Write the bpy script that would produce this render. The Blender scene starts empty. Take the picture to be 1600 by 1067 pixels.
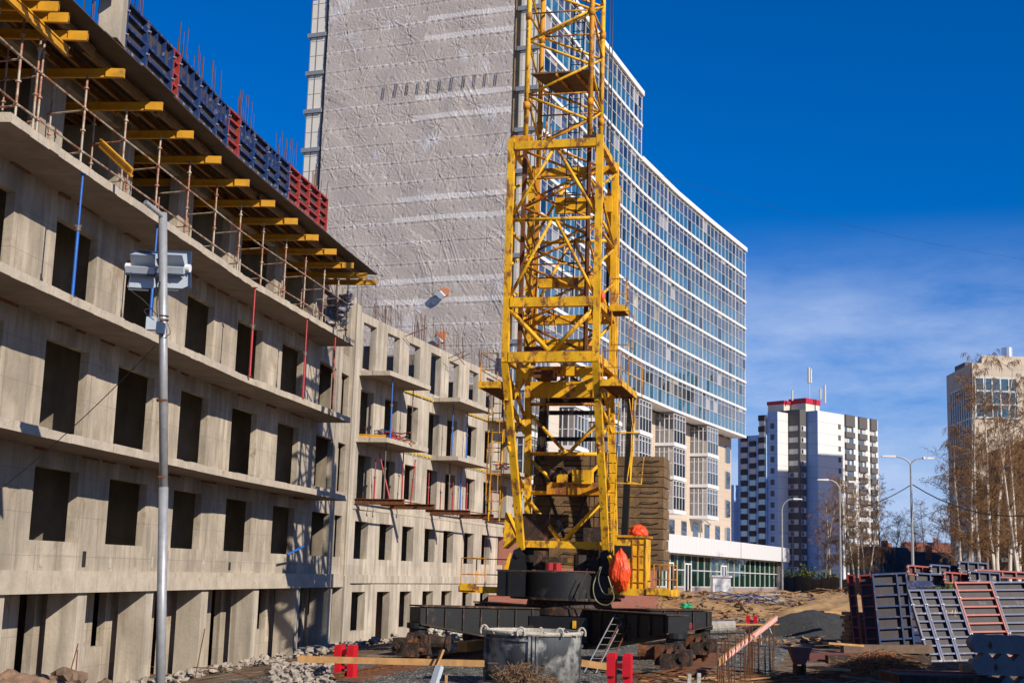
import bpy, math, random
import numpy as np
from mathutils import Vector, Matrix, noise as mnoise
random.seed(7)
D = bpy.data
sc = bpy.context.scene
COL = sc.collection

# ------------------------------------------------------------------ camera
FPX = 2100.0; CZ = 2.8
TH = math.atan(360/FPX); RO = 0.03
F = Vector((0, math.cos(TH), math.sin(TH)))
R0 = Vector((1, 0, 0)); U0 = Vector((0, -math.sin(TH), math.cos(TH)))
RV = R0*math.cos(RO) + U0*math.sin(RO)
UV = U0*math.cos(RO) - R0*math.sin(RO)
cam = D.cameras.new('camera'); camo = D.objects.new('camera', cam); COL.objects.link(camo)
cam.sensor_width = 36; cam.lens = 36*FPX/1600
cam.clip_start = 0.5; cam.clip_end = 6000
M = Matrix((RV, UV, -F)).transposed().to_4x4(); M.translation = Vector((0, 0, CZ))
camo.matrix_world = M
sc.camera = camo

# ------------------------------------------------------------------ sun, sky, exposure
SUN_EL = math.radians(31.5); SUNH = Vector((0.71, -0.704, 0)).normalized()
SUN = (SUNH*math.cos(SUN_EL) + Vector((0, 0, math.sin(SUN_EL))))
sun = D.lights.new('sun', 'SUN'); suno = D.objects.new('sun', sun); COL.objects.link(suno)
sun.energy = 5.0; sun.angle = math.radians(0.5); sun.color = (1.0, 0.90, 0.76)
suno.rotation_euler = (-SUN).to_track_quat('-Z', 'Y').to_euler()
suno.location = (60, -40, 80)
w = D.worlds.new('World'); sc.world = w; w.use_nodes = True
nt = w.node_tree; nt.nodes.clear()
def N(t, ty, **k):
    n = t.nodes.new(ty)
    for a, b in k.items(): setattr(n, a, b)
    return n
sky = N(nt, 'ShaderNodeTexSky'); sky.sky_type = 'NISHITA'; sky.sun_disc = False
sky.sun_elevation = SUN_EL; sky.sun_rotation = math.atan2(SUNH.x, SUNH.y)
sky.air_density = 1.0; sky.dust_density = 0.3; sky.ozone_density = 2.5; sky.altitude = 100
hs = N(nt, 'ShaderNodeHueSaturation'); hs.inputs['Saturation'].default_value = 1.12; hs.inputs['Hue'].default_value = 0.497
pol = N(nt, 'ShaderNodeMix'); pol.data_type = 'RGBA'; pol.blend_type = 'MULTIPLY'; pol.inputs['Factor'].default_value = 1; pol.inputs['B'].default_value = (.30,.72,1.48,1)
nt.links.new(sky.outputs[0], pol.inputs['A']); nt.links.new(pol.outputs['Result'], hs.inputs['Color'])
tc = N(nt, 'ShaderNodeTexCoord')
mp = N(nt, 'ShaderNodeMapping'); mp.inputs['Scale'].default_value = (1.6, 1.6, 5.5); mp.inputs['Location'].default_value = (3.3, 1.2, 0.4)
nt.links.new(tc.outputs['Generated'], mp.inputs['Vector'])
nz = N(nt, 'ShaderNodeTexNoise'); nz.inputs['Scale'].default_value = 2.2; nz.inputs['Detail'].default_value = 10; nz.inputs['Roughness'].default_value = 0.62
nt.links.new(mp.outputs[0], nz.inputs['Vector'])
cr = N(nt, 'ShaderNodeMapRange'); cr.inputs['From Min'].default_value = 0.28; cr.inputs['From Max'].default_value = 0.60
nt.links.new(nz.outputs['Fac'], cr.inputs['Value'])
sx = N(nt, 'ShaderNodeSeparateXYZ'); nt.links.new(tc.outputs['Generated'], sx.inputs[0])
hm = N(nt, 'ShaderNodeMapRange'); hm.inputs['From Min'].default_value = 0.265; hm.inputs['From Max'].default_value = 0.15; hm.inputs['To Min'].default_value = 0.0; hm.inputs['To Max'].default_value = 1.0
hm.interpolation_type = 'SMOOTHSTEP'
nt.links.new(sx.outputs['Z'], hm.inputs['Value'])
mu = N(nt, 'ShaderNodeMath', operation='MULTIPLY'); nt.links.new(cr.outputs[0], mu.inputs[0]); nt.links.new(hm.outputs[0], mu.inputs[1])
mu2 = N(nt, 'ShaderNodeMath', operation='MULTIPLY'); nt.links.new(mu.outputs[0], mu2.inputs[0]); mu2.inputs[1].default_value = 0.85
mx = N(nt, 'ShaderNodeMix'); mx.data_type = 'RGBA'
nt.links.new(mu2.outputs[0], mx.inputs['Factor']); nt.links.new(hs.outputs[0], mx.inputs['A']); mx.inputs['B'].default_value = (6.6, 8.2, 11.6, 1)
bg = N(nt, 'ShaderNodeBackground'); bg.inputs['Strength'].default_value = 0.061
nt.links.new(mx.outputs['Result'], bg.inputs['Color'])
wo = N(nt, 'ShaderNodeOutputWorld'); nt.links.new(bg.outputs[0], wo.inputs[0])
sc.view_settings.view_transform = 'Standard'; sc.view_settings.look = 'None'
sc.view_settings.exposure = 0.36; sc.view_settings.gamma = 1.0
sc.render.resolution_x = 1024; sc.render.resolution_y = 682
sc.render.engine = 'CYCLES'
sc.cycles.max_bounces = 6; sc.cycles.transparent_max_bounces = 12

# ------------------------------------------------------------------ helpers
def ray(px, py):
    return F + RV*((px-800)/FPX) + UV*((533.5-py)/FPX)
def atY(px, py, Y):
    d = ray(px, py); t = Y/d.y; return Vector((d.x*t, Y, CZ+d.z*t))
def atZ(px, py, z):
    d = ray(px, py); t = (z-CZ)/d.z; return Vector((d.x*t, d.y*t, z))

class MB:
    def __init__(s): s.v = []; s.f = []; s.m = []; s.cur = 0
    def add(s, vs, fs):
        o = len(s.v); s.v.extend([tuple(p) for p in vs])
        for f in fs: s.f.append(tuple(o+i for i in f)); s.m.append(s.cur)
    def hexa(s, b, t):   # b,t: 4 pts each, b counter-clockwise seen from above
        s.add(list(b)+list(t), [(3,2,1,0),(4,5,6,7),(0,1,5,4),(1,2,6,5),(2,3,7,6),(3,0,4,7)])
    def box(s, x0, x1, y0, y1, z0, z1):
        s.hexa([(x0,y0,z0),(x1,y0,z0),(x1,y1,z0),(x0,y1,z0)], [(x0,y0,z1),(x1,y0,z1),(x1,y1,z1),(x0,y1,z1)])
    def beam(s, p0, p1, wd, ht, up=(0,0,1)):
        p0 = Vector(p0); p1 = Vector(p1); d = (p1-p0).normalized(); u = Vector(up)
        if abs(d.dot(u)) > 0.98: u = Vector((1,0,0)) if abs(d.x) < .9 else Vector((0,1,0))
        sd = d.cross(u).normalized()*(wd/2); u = sd.cross(d).normalized()*(ht/2)
        s.hexa([p0-sd-u, p0+sd-u, p1+sd-u, p1-sd-u], [p0-sd+u, p0+sd+u, p1+sd+u, p1-sd+u])
    def tube(s, p0, p1, r, n=8, r1=None, cap=True):
        p0 = Vector(p0); p1 = Vector(p1); d = (p1-p0)
        if d.length < 1e-6: return
        d.normalize(); a = Vector((0,0,1)) if abs(d.z) < .9 else Vector((1,0,0))
        e1 = d.cross(a).normalized(); e2 = d.cross(e1)
        if r1 is None: r1 = r
        vs = []
        for k in range(n):
            c, q = math.cos(2*math.pi*k/n), math.sin(2*math.pi*k/n)
            vs.append(p0+(e1*c+e2*q)*r)
        for k in range(n):
            c, q = math.cos(2*math.pi*k/n), math.sin(2*math.pi*k/n)
            vs.append(p1+(e1*c+e2*q)*r1)
        fs = [(k, (k+1) % n, n+(k+1) % n, n+k) for k in range(n)]
        fs = [tuple(reversed(f)) for f in fs]
        if cap: fs += [tuple(range(n)), tuple(reversed(range(n, 2*n)))]
        s.add(vs, fs)
    def path(s, pts, r, n=6):
        for a, b in zip(pts[:-1], pts[1:]): s.tube(a, b, r, n)
    def prism(s, poly, z0, z1):   # poly ccw in xy
        n = len(poly)
        vs = [(x, y, z0) for x, y in poly]+[(x, y, z1) for x, y in poly]
        s.add(vs, [tuple(reversed(range(n))), tuple(range(n, 2*n))]+[(k, (k+1) % n, n+(k+1) % n, n+k) for k in range(n)])
    def extr(s, poly, vec):       # poly: 3d points, extrude by vec
        n = len(poly); vec = Vector(vec)
        vs = [Vector(p) for p in poly]+[Vector(p)+vec for p in poly]
        s.add(vs, [tuple(range(n)), tuple(reversed(range(n, 2*n)))]+[(k, n+k, n+(k+1) % n, (k+1) % n) for k in range(n)])
    def quad(s, a, b, c, d): s.add([a, b, c, d], [(0,1,2,3)])
    def lathe(s, prof, n=24, c=(0,0)):
        vs = []; m = len(prof)
        for k in range(n):
            q = 2*math.pi*k/n
            for r, z in prof: vs.append((c[0]+r*math.cos(q), c[1]+r*math.sin(q), z))
        fs = []
        for k in range(n):
            k2 = (k+1) % n
            for j in range(m-1): fs.append((k*m+j, k2*m+j, k2*m+j+1, k*m+j+1))
        s.add(vs, fs)
    def blob(s, c, r, seed=0, sub=2, fl=1.0, jag=.3):
        import bmesh
        bm = bmesh.new(); bmesh.ops.create_icosphere(bm, subdivisions=sub, radius=1)
        vs = []
        for v in bm.verts:
            p = v.co.copy(); k = 1+jag*mnoise.noise(p*1.7+Vector((seed*3.1, seed*1.7, 0)))*1.6
            vs.append((c[0]+p.x*r*k, c[1]+p.y*r*k, c[2]+p.z*r*k*fl))
        fs = [tuple(q.index for q in f.verts) for f in bm.faces]; bm.free(); s.add(vs, fs)
    def mesh(s, name, mats, smooth=False):
        me = D.meshes.new(name); me.from_pydata(s.v, [], s.f)
        for m in (mats if isinstance(mats, (list, tuple)) else [mats]): me.materials.append(m)
        if max(s.m, default=0) > 0: me.polygons.foreach_set('material_index', s.m)
        if smooth: me.polygons.foreach_set('use_smooth', [True]*len(me.polygons))
        me.update(); return me
    def build(s, name, mats, parent=None, smooth=False):
        o = D.objects.new(name, s.mesh(name, mats, smooth)); COL.objects.link(o)
        if parent: o.parent = parent
        return o

def tag(o, label=None, cat=None, group=None, kind=None):
    if label: o['label'] = label
    if cat: o['category'] = cat
    if group: o['group'] = group
    if kind: o['kind'] = kind
    return o
def thing(name, label, cat, loc=(0,0,0), rz=0, group=None):
    o = D.objects.new(name, None); COL.objects.link(o); o.location = loc; o.rotation_euler = (0,0,rz)
    o.empty_display_size = .3
    return tag(o, label, cat, group)
def copy_tree(o, parent=None):
    c = o.copy(); COL.objects.link(c); c.parent = parent
    for ch in list(o.children): copy_tree(ch, c)
    return c
def structure(name, mb, mats, label=None, smooth=False):
    o = mb.build(name, mats, smooth=smooth); return tag(o, label, None, None, 'structure')
ORD = ['first','second','third','fourth','fifth','sixth','seventh','eighth','ninth','tenth','eleventh','twelfth','thirteenth','fourteenth','fifteenth','sixteenth','seventeenth','eighteenth','nineteenth','twentieth']

# ------------------------------------------------------------------ materials
def mat(name, col, rough=.7, metal=0., spec=.5, var=.0, vscale=4., col2=None, streak=None, bump=0., bscale=30., rust=0., rscale=3., rcol=(.12,.045,.02), rustmin=.55, joint=None, dust=None, tone=.0):
    m = D.materials.new(name); m.use_nodes = True; t = m.node_tree
    b = t.nodes['Principled BSDF']; L = t.links.new
    b.inputs['Roughness'].default_value = rough; b.inputs['Metallic'].default_value = metal
    b.inputs['Specular IOR Level'].default_value = spec
    co = N(t, 'ShaderNodeTexCoord').outputs['Object']
    c = None
    def rgb(v):
        n = N(t, 'ShaderNodeRGB'); n.outputs[0].default_value = (*v, 1); return n.outputs[0]
    def noise(sc_, det=5, scale=(1,1,1), rg=.6):
        mpn = N(t, 'ShaderNodeMapping'); mpn.inputs['Scale'].default_value = scale; L(co, mpn.inputs['Vector'])
        n = N(t, 'ShaderNodeTexNoise'); n.inputs['Scale'].default_value = sc_; n.inputs['Detail'].default_value = det; n.inputs['Roughness'].default_value = rg
        L(mpn.outputs[0], n.inputs['Vector']); return n.outputs['Fac']
    def rng(v, a, b_, lo=0., hi=1.):
        n = N(t, 'ShaderNodeMapRange'); n.inputs['From Min'].default_value = a; n.inputs['From Max'].default_value = b_
        n.inputs['To Min'].default_value = lo; n.inputs['To Max'].default_value = hi; L(v, n.inputs['Value']); return n.outputs[0]
    def mix(f, a, b_, mode='MIX'):
        n = N(t, 'ShaderNodeMix'); n.data_type = 'RGBA'; n.blend_type = mode
        if isinstance(f, float): n.inputs['Factor'].default_value = f
        else: L(f, n.inputs['Factor'])
        L(a, n.inputs['A']); L(b_, n.inputs['B']); return n.outputs['Result']
    c = rgb(col)
    c2 = rgb(col2 if col2 else tuple(x*(1-var) for x in col))
    if var or col2: c = mix(rng(noise(vscale), .35, .68), c, c2)
    if streak:
        s1 = noise(streak[0], 4, (1, 1, streak[1]))
        c = mix(rng(s1, .45, .72, 0., streak[2]), c, rgb(tuple(x*.45 for x in col)))
        s2 = noise(streak[0]*.6, 5, (1.3, 1.3, streak[1]*1.4))
        c = mix(rng(s2, .52, .75, 0., streak[2]*.8), c, rgb(tuple(min(1, x*1.45) for x in col)))
    bumps = []
    if joint:
        sp = N(t, 'ShaderNodeSeparateXYZ'); L(co, sp.inputs[0])
        for ax, per, wd in joint:
            q = N(t, 'ShaderNodeMath', operation='MULTIPLY'); L(sp.outputs[ax], q.inputs[0]); q.inputs[1].default_value = 1/per
            fr = N(t, 'ShaderNodeMath', operation='FRACT'); L(q.outputs[0], fr.inputs[0])
            lt = N(t, 'ShaderNodeMath', operation='LESS_THAN'); L(fr.outputs[0], lt.inputs[0]); lt.inputs[1].default_value = wd/per
            ml = N(t, 'ShaderNodeMath', operation='MULTIPLY'); L(lt.outputs[0], ml.inputs[0]); ml.inputs[1].default_value = .6
            c = mix(ml.outputs[0], c, rgb(tuple(x*.35 for x in col)))
            if ax == 1 and tone:
                fl = N(t, 'ShaderNodeMath', operation='FLOOR'); L(q.outputs[0], fl.inputs[0])
                zf = N(t, 'ShaderNodeMath', operation='MULTIPLY'); L(sp.outputs[2], zf.inputs[0]); zf.inputs[1].default_value = 1/2.9
                zz = N(t, 'ShaderNodeMath', operation='FLOOR'); L(zf.outputs[0], zz.inputs[0])
                cb_ = N(t, 'ShaderNodeCombineXYZ'); L(fl.outputs[0], cb_.inputs[0]); L(zz.outputs[0], cb_.inputs[1])
                wn = N(t, 'ShaderNodeTexWhiteNoise'); wn.noise_dimensions = '2D'; L(cb_.outputs[0], wn.inputs['Vector'])
                c = mix(rng(wn.outputs['Value'], 0, 1, 0, tone), c, rgb(tuple(x*.42 for x in col)))
    if dust:
        c = mix(rng(noise(dust[1], 7), dust[2], dust[2]+.12), c, rgb(dust[0]))
    if rust:
        rn = rng(noise(rscale, 8, (1, 1, .6), .7), rustmin, rustmin+.09)
        rm = N(t, 'ShaderNodeMath', operation='MULTIPLY'); L(rn, rm.inputs[0]); rm.inputs[1].default_value = rust
        c = mix(rm.outputs[0], c, mix(rng(noise(rscale*6), .4, .6), rgb(rcol), rgb(tuple(x*2.2 for x in rcol))))
    L(c, b.inputs['Base Color'])
    if bump:
        bp = N(t, 'ShaderNodeBump'); bp.inputs['Strength'].default_value = bump; bp.inputs['Distance'].default_value = .03
        L(noise(bscale, 6), bp.inputs['Height']); L(bp.outputs[0], b.inputs['Normal'])
    return m
m_conc = mat('cast_concrete', (.47,.405,.32), .9, spec=.2, var=.42, vscale=.7, streak=(2.6,.14,.85), bump=.5, bscale=9, joint=[(1,1.07,.034),(2,.95,.014)], dust=((.24,.18,.12),1.3,.60), tone=.42)
m_conc2 = mat('smooth_concrete_wall', (.49,.43,.345), .9, spec=.2, var=.32, vscale=.8, streak=(3.0,.10,.8), bump=.4, bscale=8, joint=[(1,1.25,.028)], dust=((.30,.21,.12),1.6,.64), tone=.28)
m_slab = mat('balcony_concrete', (.46,.40,.32), .9, spec=.2, var=.25, vscale=2, bump=.5, bscale=12, joint=[(1,1.22,.02)], dust=((.30,.23,.16),2.2,.6))
m_soffit = mat('shaded_brown_soffit', (.24,.185,.145), .9, var=.3, vscale=1.5, bump=.3, joint=[(1,1.22,.03)])  # brown-grey underside, darkened in colour for shade the fill light washes out
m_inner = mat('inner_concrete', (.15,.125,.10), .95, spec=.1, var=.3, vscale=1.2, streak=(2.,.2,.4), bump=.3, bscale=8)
m_brick = D.materials.new('red_brick'); m_brick.use_nodes = True
t = m_brick.node_tree; bt = N(t, 'ShaderNodeTexBrick'); bt.inputs['Color1'].default_value = (.32,.07,.035,1); bt.inputs['Color2'].default_value = (.22,.05,.03,1); bt.inputs['Mortar'].default_value = (.3,.22,.18,1)
bt.inputs['Scale'].default_value = 4.; bt.inputs['Mortar Size'].default_value = .03
mpb = N(t, 'ShaderNodeMapping'); mpb.inputs['Rotation'].default_value = (math.pi/2, 0, 0); tb = N(t, 'ShaderNodeTexCoord')
t.links.new(tb.outputs['Object'], mpb.inputs[0]); t.links.new(mpb.outputs[0], bt.inputs[0]); t.links.new(bt.outputs[0], t.nodes['Principled BSDF'].inputs['Base Color']); t.nodes['Principled BSDF'].inputs['Roughness'].default_value = .9
m_yellow = mat('weathered_yellow_paint', (.86,.46,.014), .55, spec=.3, var=.32, vscale=1.6, streak=(3.5,.2,.35), rust=.95, rscale=3.2, rustmin=.51, bump=.25, bscale=25)
m_yellow2 = mat('rusty_yellow_paint', (.68,.29,.015), .6, spec=.25, var=.35, vscale=1.3, rust=.95, rscale=2.6, rustmin=.49, bump=.3, bscale=25)
m_rust = mat('rusted_steel', (.17,.068,.03), .85, spec=.2, var=.5, vscale=6, bump=.4, bscale=30, dust=((.07,.035,.025),3,.55))
m_dark = mat('black_paint', (.011,.012,.014), .5, spec=.35, var=.3, vscale=2, bump=.2, bscale=20, rust=.5, rscale=1.5, rustmin=.62, rcol=(.06,.03,.02), dust=((.07,.07,.07),.9,.64))
m_grease = mat('greasy_machinery', (.045,.030,.022), .7, spec=.3, var=.5, vscale=5, bump=.6, bscale=18, rust=.8, rscale=4, rustmin=.53, rcol=(.10,.045,.025))
m_timberD = mat('shaded_formwork_beam', (.24,.11,.018), .7, var=.4, vscale=3, bump=.15)  # darker copy of the yellow beam, deck shade put into its colour
m_timberY = mat('yellow_formwork_beam', (.60,.29,.012), .55, var=.25, vscale=3, bump=.15, bscale=20, dust=((.30,.15,.03),1.5,.6))
m_ply = mat('dark_plywood', (.075,.05,.035), .75, var=.4, vscale=1.5, bump=.2, bscale=15, joint=[(1,1.22,.02)])
m_plyG = mat('grey_form_plywood', (.055,.045,.048), .7, var=.35, vscale=2, bump=.2, dust=((.24,.21,.20),1.3,.62), streak=(3,.3,.3))
m_blue = mat('dark_blue_frame_paint', (.010,.035,.13), .5, var=.3, vscale=5, rust=.7, rscale=5, rustmin=.52, rcol=(.07,.045,.035), dust=((.30,.29,.28),3.2,.58))
m_red = mat('red_frame_paint', (.33,.035,.025), .5, var=.4, rust=.7, rscale=5, rustmin=.53, vscale=5, dust=((.4,.3,.28),3.5,.62))
m_propB = mat('blue_prop_paint', (.015,.12,.50), .4, spec=.5, var=.3, vscale=6)
m_propR = mat('red_prop_paint', (.42,.02,.025), .45, spec=.5, var=.3, vscale=6)
m_propG = mat('bare_prop_steel', (.16,.12,.095), .6, var=.4, vscale=6)
m_scaf = mat('rusty_white_tube', (.42,.36,.28), .6, var=.3, vscale=5, rust=1., rscale=3.2, rustmin=.46, rcol=(.16,.06,.03))
m_galv = mat('galvanised_steel', (.34,.35,.36), .45, metal=.3, var=.25, vscale=6, rust=.9, rscale=1.7, rustmin=.66, rcol=(.22,.08,.03))
m_lamp = mat('light_grey_enamel', (.42,.47,.52), .4, var=.1, vscale=4)
m_lampd = mat('dark_blue_casing', (.03,.055,.11), .5, var=.2)
m_wood = mat('fresh_plank', (.46,.25,.09), .8, var=.3, vscale=3, streak=(6,.4,.4), bump=.2)
m_oldwood = mat('weathered_wood', (.17,.11,.07), .85, var=.4, vscale=3, bump=.3)
m_white = mat('white_metal_panel', (.62,.63,.65), .5, var=.05, joint=[(1,1.05,.025)])
m_frame = mat('light_frame', (.50,.50,.49), .5, var=.08)
m_band = mat('white_slab_band', (.70,.70,.70), .55, var=.06)
m_cream = mat('cream_cladding', (.58,.52,.44), .7, var=.08, vscale=3, joint=[(2,.6,.02)])
m_beige = mat('beige_panel', (.52,.42,.33), .7, var=.08, vscale=2, joint=[(2,.6,.02),(1,1.3,.03)])
m_taupe = mat('taupe_plinth', (.26,.21,.20), .7, var=.1)
m_wframe = mat('window_grey_frame', (.23,.22,.21), .6)
m_ballast = mat('stained_ballast_concrete', (.20,.12,.055), .9, var=.5, vscale=2.2, streak=(4,.5,.6), bump=.6, bscale=12, dust=((.30,.17,.03),1.4,.60))
m_tow_w = mat('white_facade_panel', (.58,.58,.58), .7, var=.05, vscale=.3, joint=[(2,2.8,.10)])
m_tow_g = mat('grey_facade_panel', (.085,.08,.08), .7, var=.1)
m_tow_d = mat('charcoal_facade_panel', (.028,.028,.035), .7, var=.1)
m_tred = mat('red_roof_trim', (.38,.01,.03), .5)
m_asph = mat('asphalt', (.07,.068,.065), .9, var=.3, vscale=2)
m_cloth = mat('orange_cloth', (.85,.075,.012), .45, spec=.5, var=.35, vscale=4, bump=.8, bscale=6)
m_cbl = mat('black_rubber', (.02,.02,.02), .5)
m_bark = mat('birch_bark', (.55,.50,.42), .8, var=.2, vscale=4, rust=.95, rscale=5, rustmin=.56, rcol=(.03,.025,.02), bump=.3)
m_barkd = mat('brown_bark', (.14,.09,.06), .9, var=.4, vscale=5)
m_twig = mat('birch_twigs', (.19,.10,.04), .9, var=.4, vscale=2)
m_leafy = mat('spring_foliage', (.10,.13,.02), .8, var=.4, vscale=3)
m_rub = mat('pale_rubble', (.36,.31,.26), .95, var=.4, vscale=3, bump=.5, bscale=10)
m_cement = mat('cement_crust', (.45,.42,.36), .95, var=.35, vscale=6, bump=.9, bscale=15)
m_tank = mat('scuffed_black_steel', (.06,.068,.08), .6, var=.4, vscale=1.5, streak=(2.5,.25,.9), bump=.3, dust=((.30,.30,.29),1.6,.5))
def glass(name, tint, refl=.25, dark=(.03,.04,.06), trans=.6, rough=.02):
    m = D.materials.new(name); m.use_nodes = True; t = m.node_tree; t.nodes.clear(); L = t.links.new
    tr = N(t, 'ShaderNodeBsdfTransparent'); tr.inputs[0].default_value = (*tint, 1)
    df = N(t, 'ShaderNodeBsdfDiffuse'); df.inputs[0].default_value = (*dark, 1)
    a = N(t, 'ShaderNodeMixShader'); a.inputs[0].default_value = trans; L(df.outputs[0], a.inputs[1]); L(tr.outputs[0], a.inputs[2])
    gl = N(t, 'ShaderNodeBsdfGlossy'); gl.inputs['Roughness'].default_value = rough; gl.inputs[0].default_value = (.95,.97,1,1)
    fr = N(t, 'ShaderNodeFresnel'); fr.inputs[0].default_value = 1.5
    mr = N(t, 'ShaderNodeMapRange'); mr.inputs['To Min'].default_value = refl; mr.inputs['To Max'].default_value = 1.; L(fr.outputs[0], mr.inputs['Value'])
    b = N(t, 'ShaderNodeMixShader'); L(mr.outputs[0], b.inputs[0]); L(a.outputs[0], b.inputs[1]); L(gl.outputs[0], b.inputs[2])
    o = N(t, 'ShaderNodeOutputMaterial'); L(b.outputs[0], o.inputs[0]); return m
g_up = glass('clear_balcony_glass', (.74,.77,.83), .18, (.10,.12,.17), .75)
g_lo = glass('blue_balcony_glass', (.22,.48,.68), .16, (.04,.20,.34), .5)
g_dk = glass('dark_blue_glass', (.10,.16,.22), .08, (.01,.03,.05), .5)
g_gr = glass('green_shop_glass', (.38,.68,.55), .02, (.03,.09,.07), .72)
g_win = glass('window_glass', (.3,.35,.4), .25, (.02,.03,.04), .3)
# ================================================================== unfinished concrete building on the left
WALL = [(-11.75,18),(-11.55,22),(-11.38,25.7),(-11.0,28.9),(-10.37,33.7),(-9.38,41.4),(-8.47,46.2),(-7.43,52),(-6.6,57.5),(-5.6,60.6),(-4.0,65.5),(-2.35,70.6),(-1.3,73.8),(0.3,78.5)]
def wpt(y, off=0., z=0.):
    # wall point at parameter y, pushed outwards (towards +X) by off
    i = 0
    while i < len(WALL)-2 and WALL[i+1][1] < y: i += 1
    def nrm(k):
        k = max(0, min(len(WALL)-2, k)); dx = WALL[k+1][0]-WALL[k][0]; dy = WALL[k+1][1]-WALL[k][1]
        l = math.hypot(dx, dy); return Vector((dy/l, -dx/l, 0))
    (x0,y0),(x1,y1) = WALL[i], WALL[i+1]; s = (y-y0)/(y1-y0)
    n0 = (nrm(i-1)+nrm(i)).normalized(); n1 = (nrm(i)+nrm(i+1)).normalized()
    n = (n0*(1-s)+n1*s).normalized()
    return Vector((x0+(x1-x0)*s, y, z)) + n*off
def wpiece(mb, ya, yb, z0, z1, o0, o1):
    a, b, c, d = wpt(ya,o1), wpt(yb,o1), wpt(yb,o0), wpt(ya,o0)
    def st(p, z): return (p.x, p.y, z)
    q = [a, b, c, d]
    mb.hexa([st(p, z0) for p in q], [st(p, z1) for p in q])
def wstrip(mb, ya, yb, z0, z1, o0, o1, step=2.0):
    n = max(1, int(round((yb-ya)/step)))
    for k in range(n): wpiece(mb, ya+(yb-ya)*k/n, ya+(yb-ya)*(k+1)/n, z0, z1, o0, o1)
def wall_with(mb, ya, yb, z0, z1, ops, o0=-.22, o1=0.):
    cur = ya
    for (a, b, zb, zt) in ops:
        if a > cur: wstrip(mb, cur, a, z0, z1, o0, o1, 3)
        if zb > z0: wpiece(mb, a, b, z0, zb, o0, o1)
        if zt < z1: wpiece(mb, a, b, zt, z1, o0, o1)
        cur = b
    if cur < yb: wstrip(mb, cur, yb, z0, z1, o0, o1, 3)
bld = thing('unfinished_building', 'long unfinished concrete building with empty window openings and balcony slabs, curving away on the left', 'building', (0,0,0))
S1 = [(22.2,24.3),(26.4,28.7),(30.7,32.95),(34.75,37.2),(39.2,41.5),(43.4,45.6),(47.6,49.85),(51.87,54.2),(54.95,56.1)]
S2 = [(57.84,59.2),(60.4,61.8),(62.9,64.25),(65.6,66.95),(68.05,69.45),(71.0,72.4),(73.65,74.95),(76.2,77.4)]
SE = 56.7
# storey walls
for z0, z1, zb, zt in [(2.5,5.3,3.2,4.88),(5.3,8.3,5.5,7.84),(8.3,11.3,8.5,10.72)]:
    mb = MB(); wall_with(mb, 20, SE, z0, z1, [(a, b, zb if i < 7 else zb+.35*(z0 > 5), zt) for i, (a, b) in enumerate(S1)])
    mb.build('storey_wall', m_conc, bld)
mb = MB(); wall_with(mb, 20, SE, 11.3, 14.2, [(a-.1, b+.75, 11.5, 13.9) for a, b in S1[:7]]+[(51.87,53.95,11.5,13.6),(54.95,55.95,11.5,13.6)], -.3, 0)
mb.build('storey_wall', m_conc, bld)
rows2 = [(-1.2,2.4,.15,1.78),(2.4,5.35,3.17,4.76),(5.35,8.15,5.55,7.62),(8.15,11.05,8.35,10.42),(11.05,13.75,11.35,13.38)]
for ri, (z0, z1, zb, zt) in enumerate(rows2):
    ops = []
    for i, (a, b) in enumerate(S2):
        z_b = zb
        if ri in (2, 3, 4) and i % 3 == 2: z_b = zb+.45
        if ri == 0 and i in (1, 4): z_b = -.7
        ops.append((a, b, z_b, zt))
    mb = MB(); wall_with(mb, SE, 78.5, z0, z1, ops, -.3, .02*(4-ri)*.5)
    mb.build('storey_wall', m_conc2, bld)
# pier at the junction of both sections, with a vertical joint
mb = MB(); wpiece(mb, 56.3, 57.1, 2.45, 13.9, -.31, .16); wpiece(mb, 56.3, 57.1, -1.2, 2.45, -.31, .2); mb.build('pier', m_conc2, bld)
# faint storey ledges of the far section
mb = MB(); wstrip(mb, 57.1, 78.4, 2.15, 2.5, 0, .10, 3); mb.build('ledge', m_conc2, bld)
for z in (5.3, 8.15, 11.0):
    mb = MB(); wstrip(mb, 57.1, 78.4, z-.04, z+.10, 0, .05, 3); mb.build('storey_seam', m_slab, bld)
# basement of the near section: cross walls carrying the ledge, recessed inner wall
mb = MB(); wstrip(mb, 20, 56.3, 2.0, 2.52, -1.9, .12, 2.5); mb.build('ledge', m_slab, bld)
PIL = (20.7,25.0,29.3,33.4,37.65,41.9,46.15,50.4,54.6)
for y in PIL:
    mb = MB(); wpiece(mb, y, y+.5, -1.2, 2.0, -.75, .02); mb.build('pillar', m_conc2, bld)
ops = []
for k, y in enumerate(PIL):
    ops.append((y+.55, y+1.45, -.9 if k % 2 else .35, 2.0)); 
    if y < 54: ops.append((y+3.15, y+3.95, -.9 if k % 3 else .5, 2.0))
mb = MB(); wall_with(mb, 20, 56.3, -1.2, 2.0, ops, -1.2, -.98); mb.build('recessed_wall', m_conc, bld)
for k, y in enumerate(PIL[:-1]):
    mb = MB(); wpiece(mb, y+3.2, y+3.4, -1.2, 2.0, -6.8, -1.22); mb.build('inner_cross_wall', m_conc, bld)
mb = MB(); wstrip(mb, 50.9, 56.3, -1.2, -.25, -.3, .06); mb.build('basement_sill', m_conc2, bld)
# concrete plinth lip with broken edge at the foot
mb = MB()
for k in range(26):
    y = 20+k*1.45
    wpiece(mb, y, y+1.4, -1.3, -.62+random.uniform(-.08,.08), -.1, .35+random.uniform(0,.25))
mb.build('footing', m_rub, bld)
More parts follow.
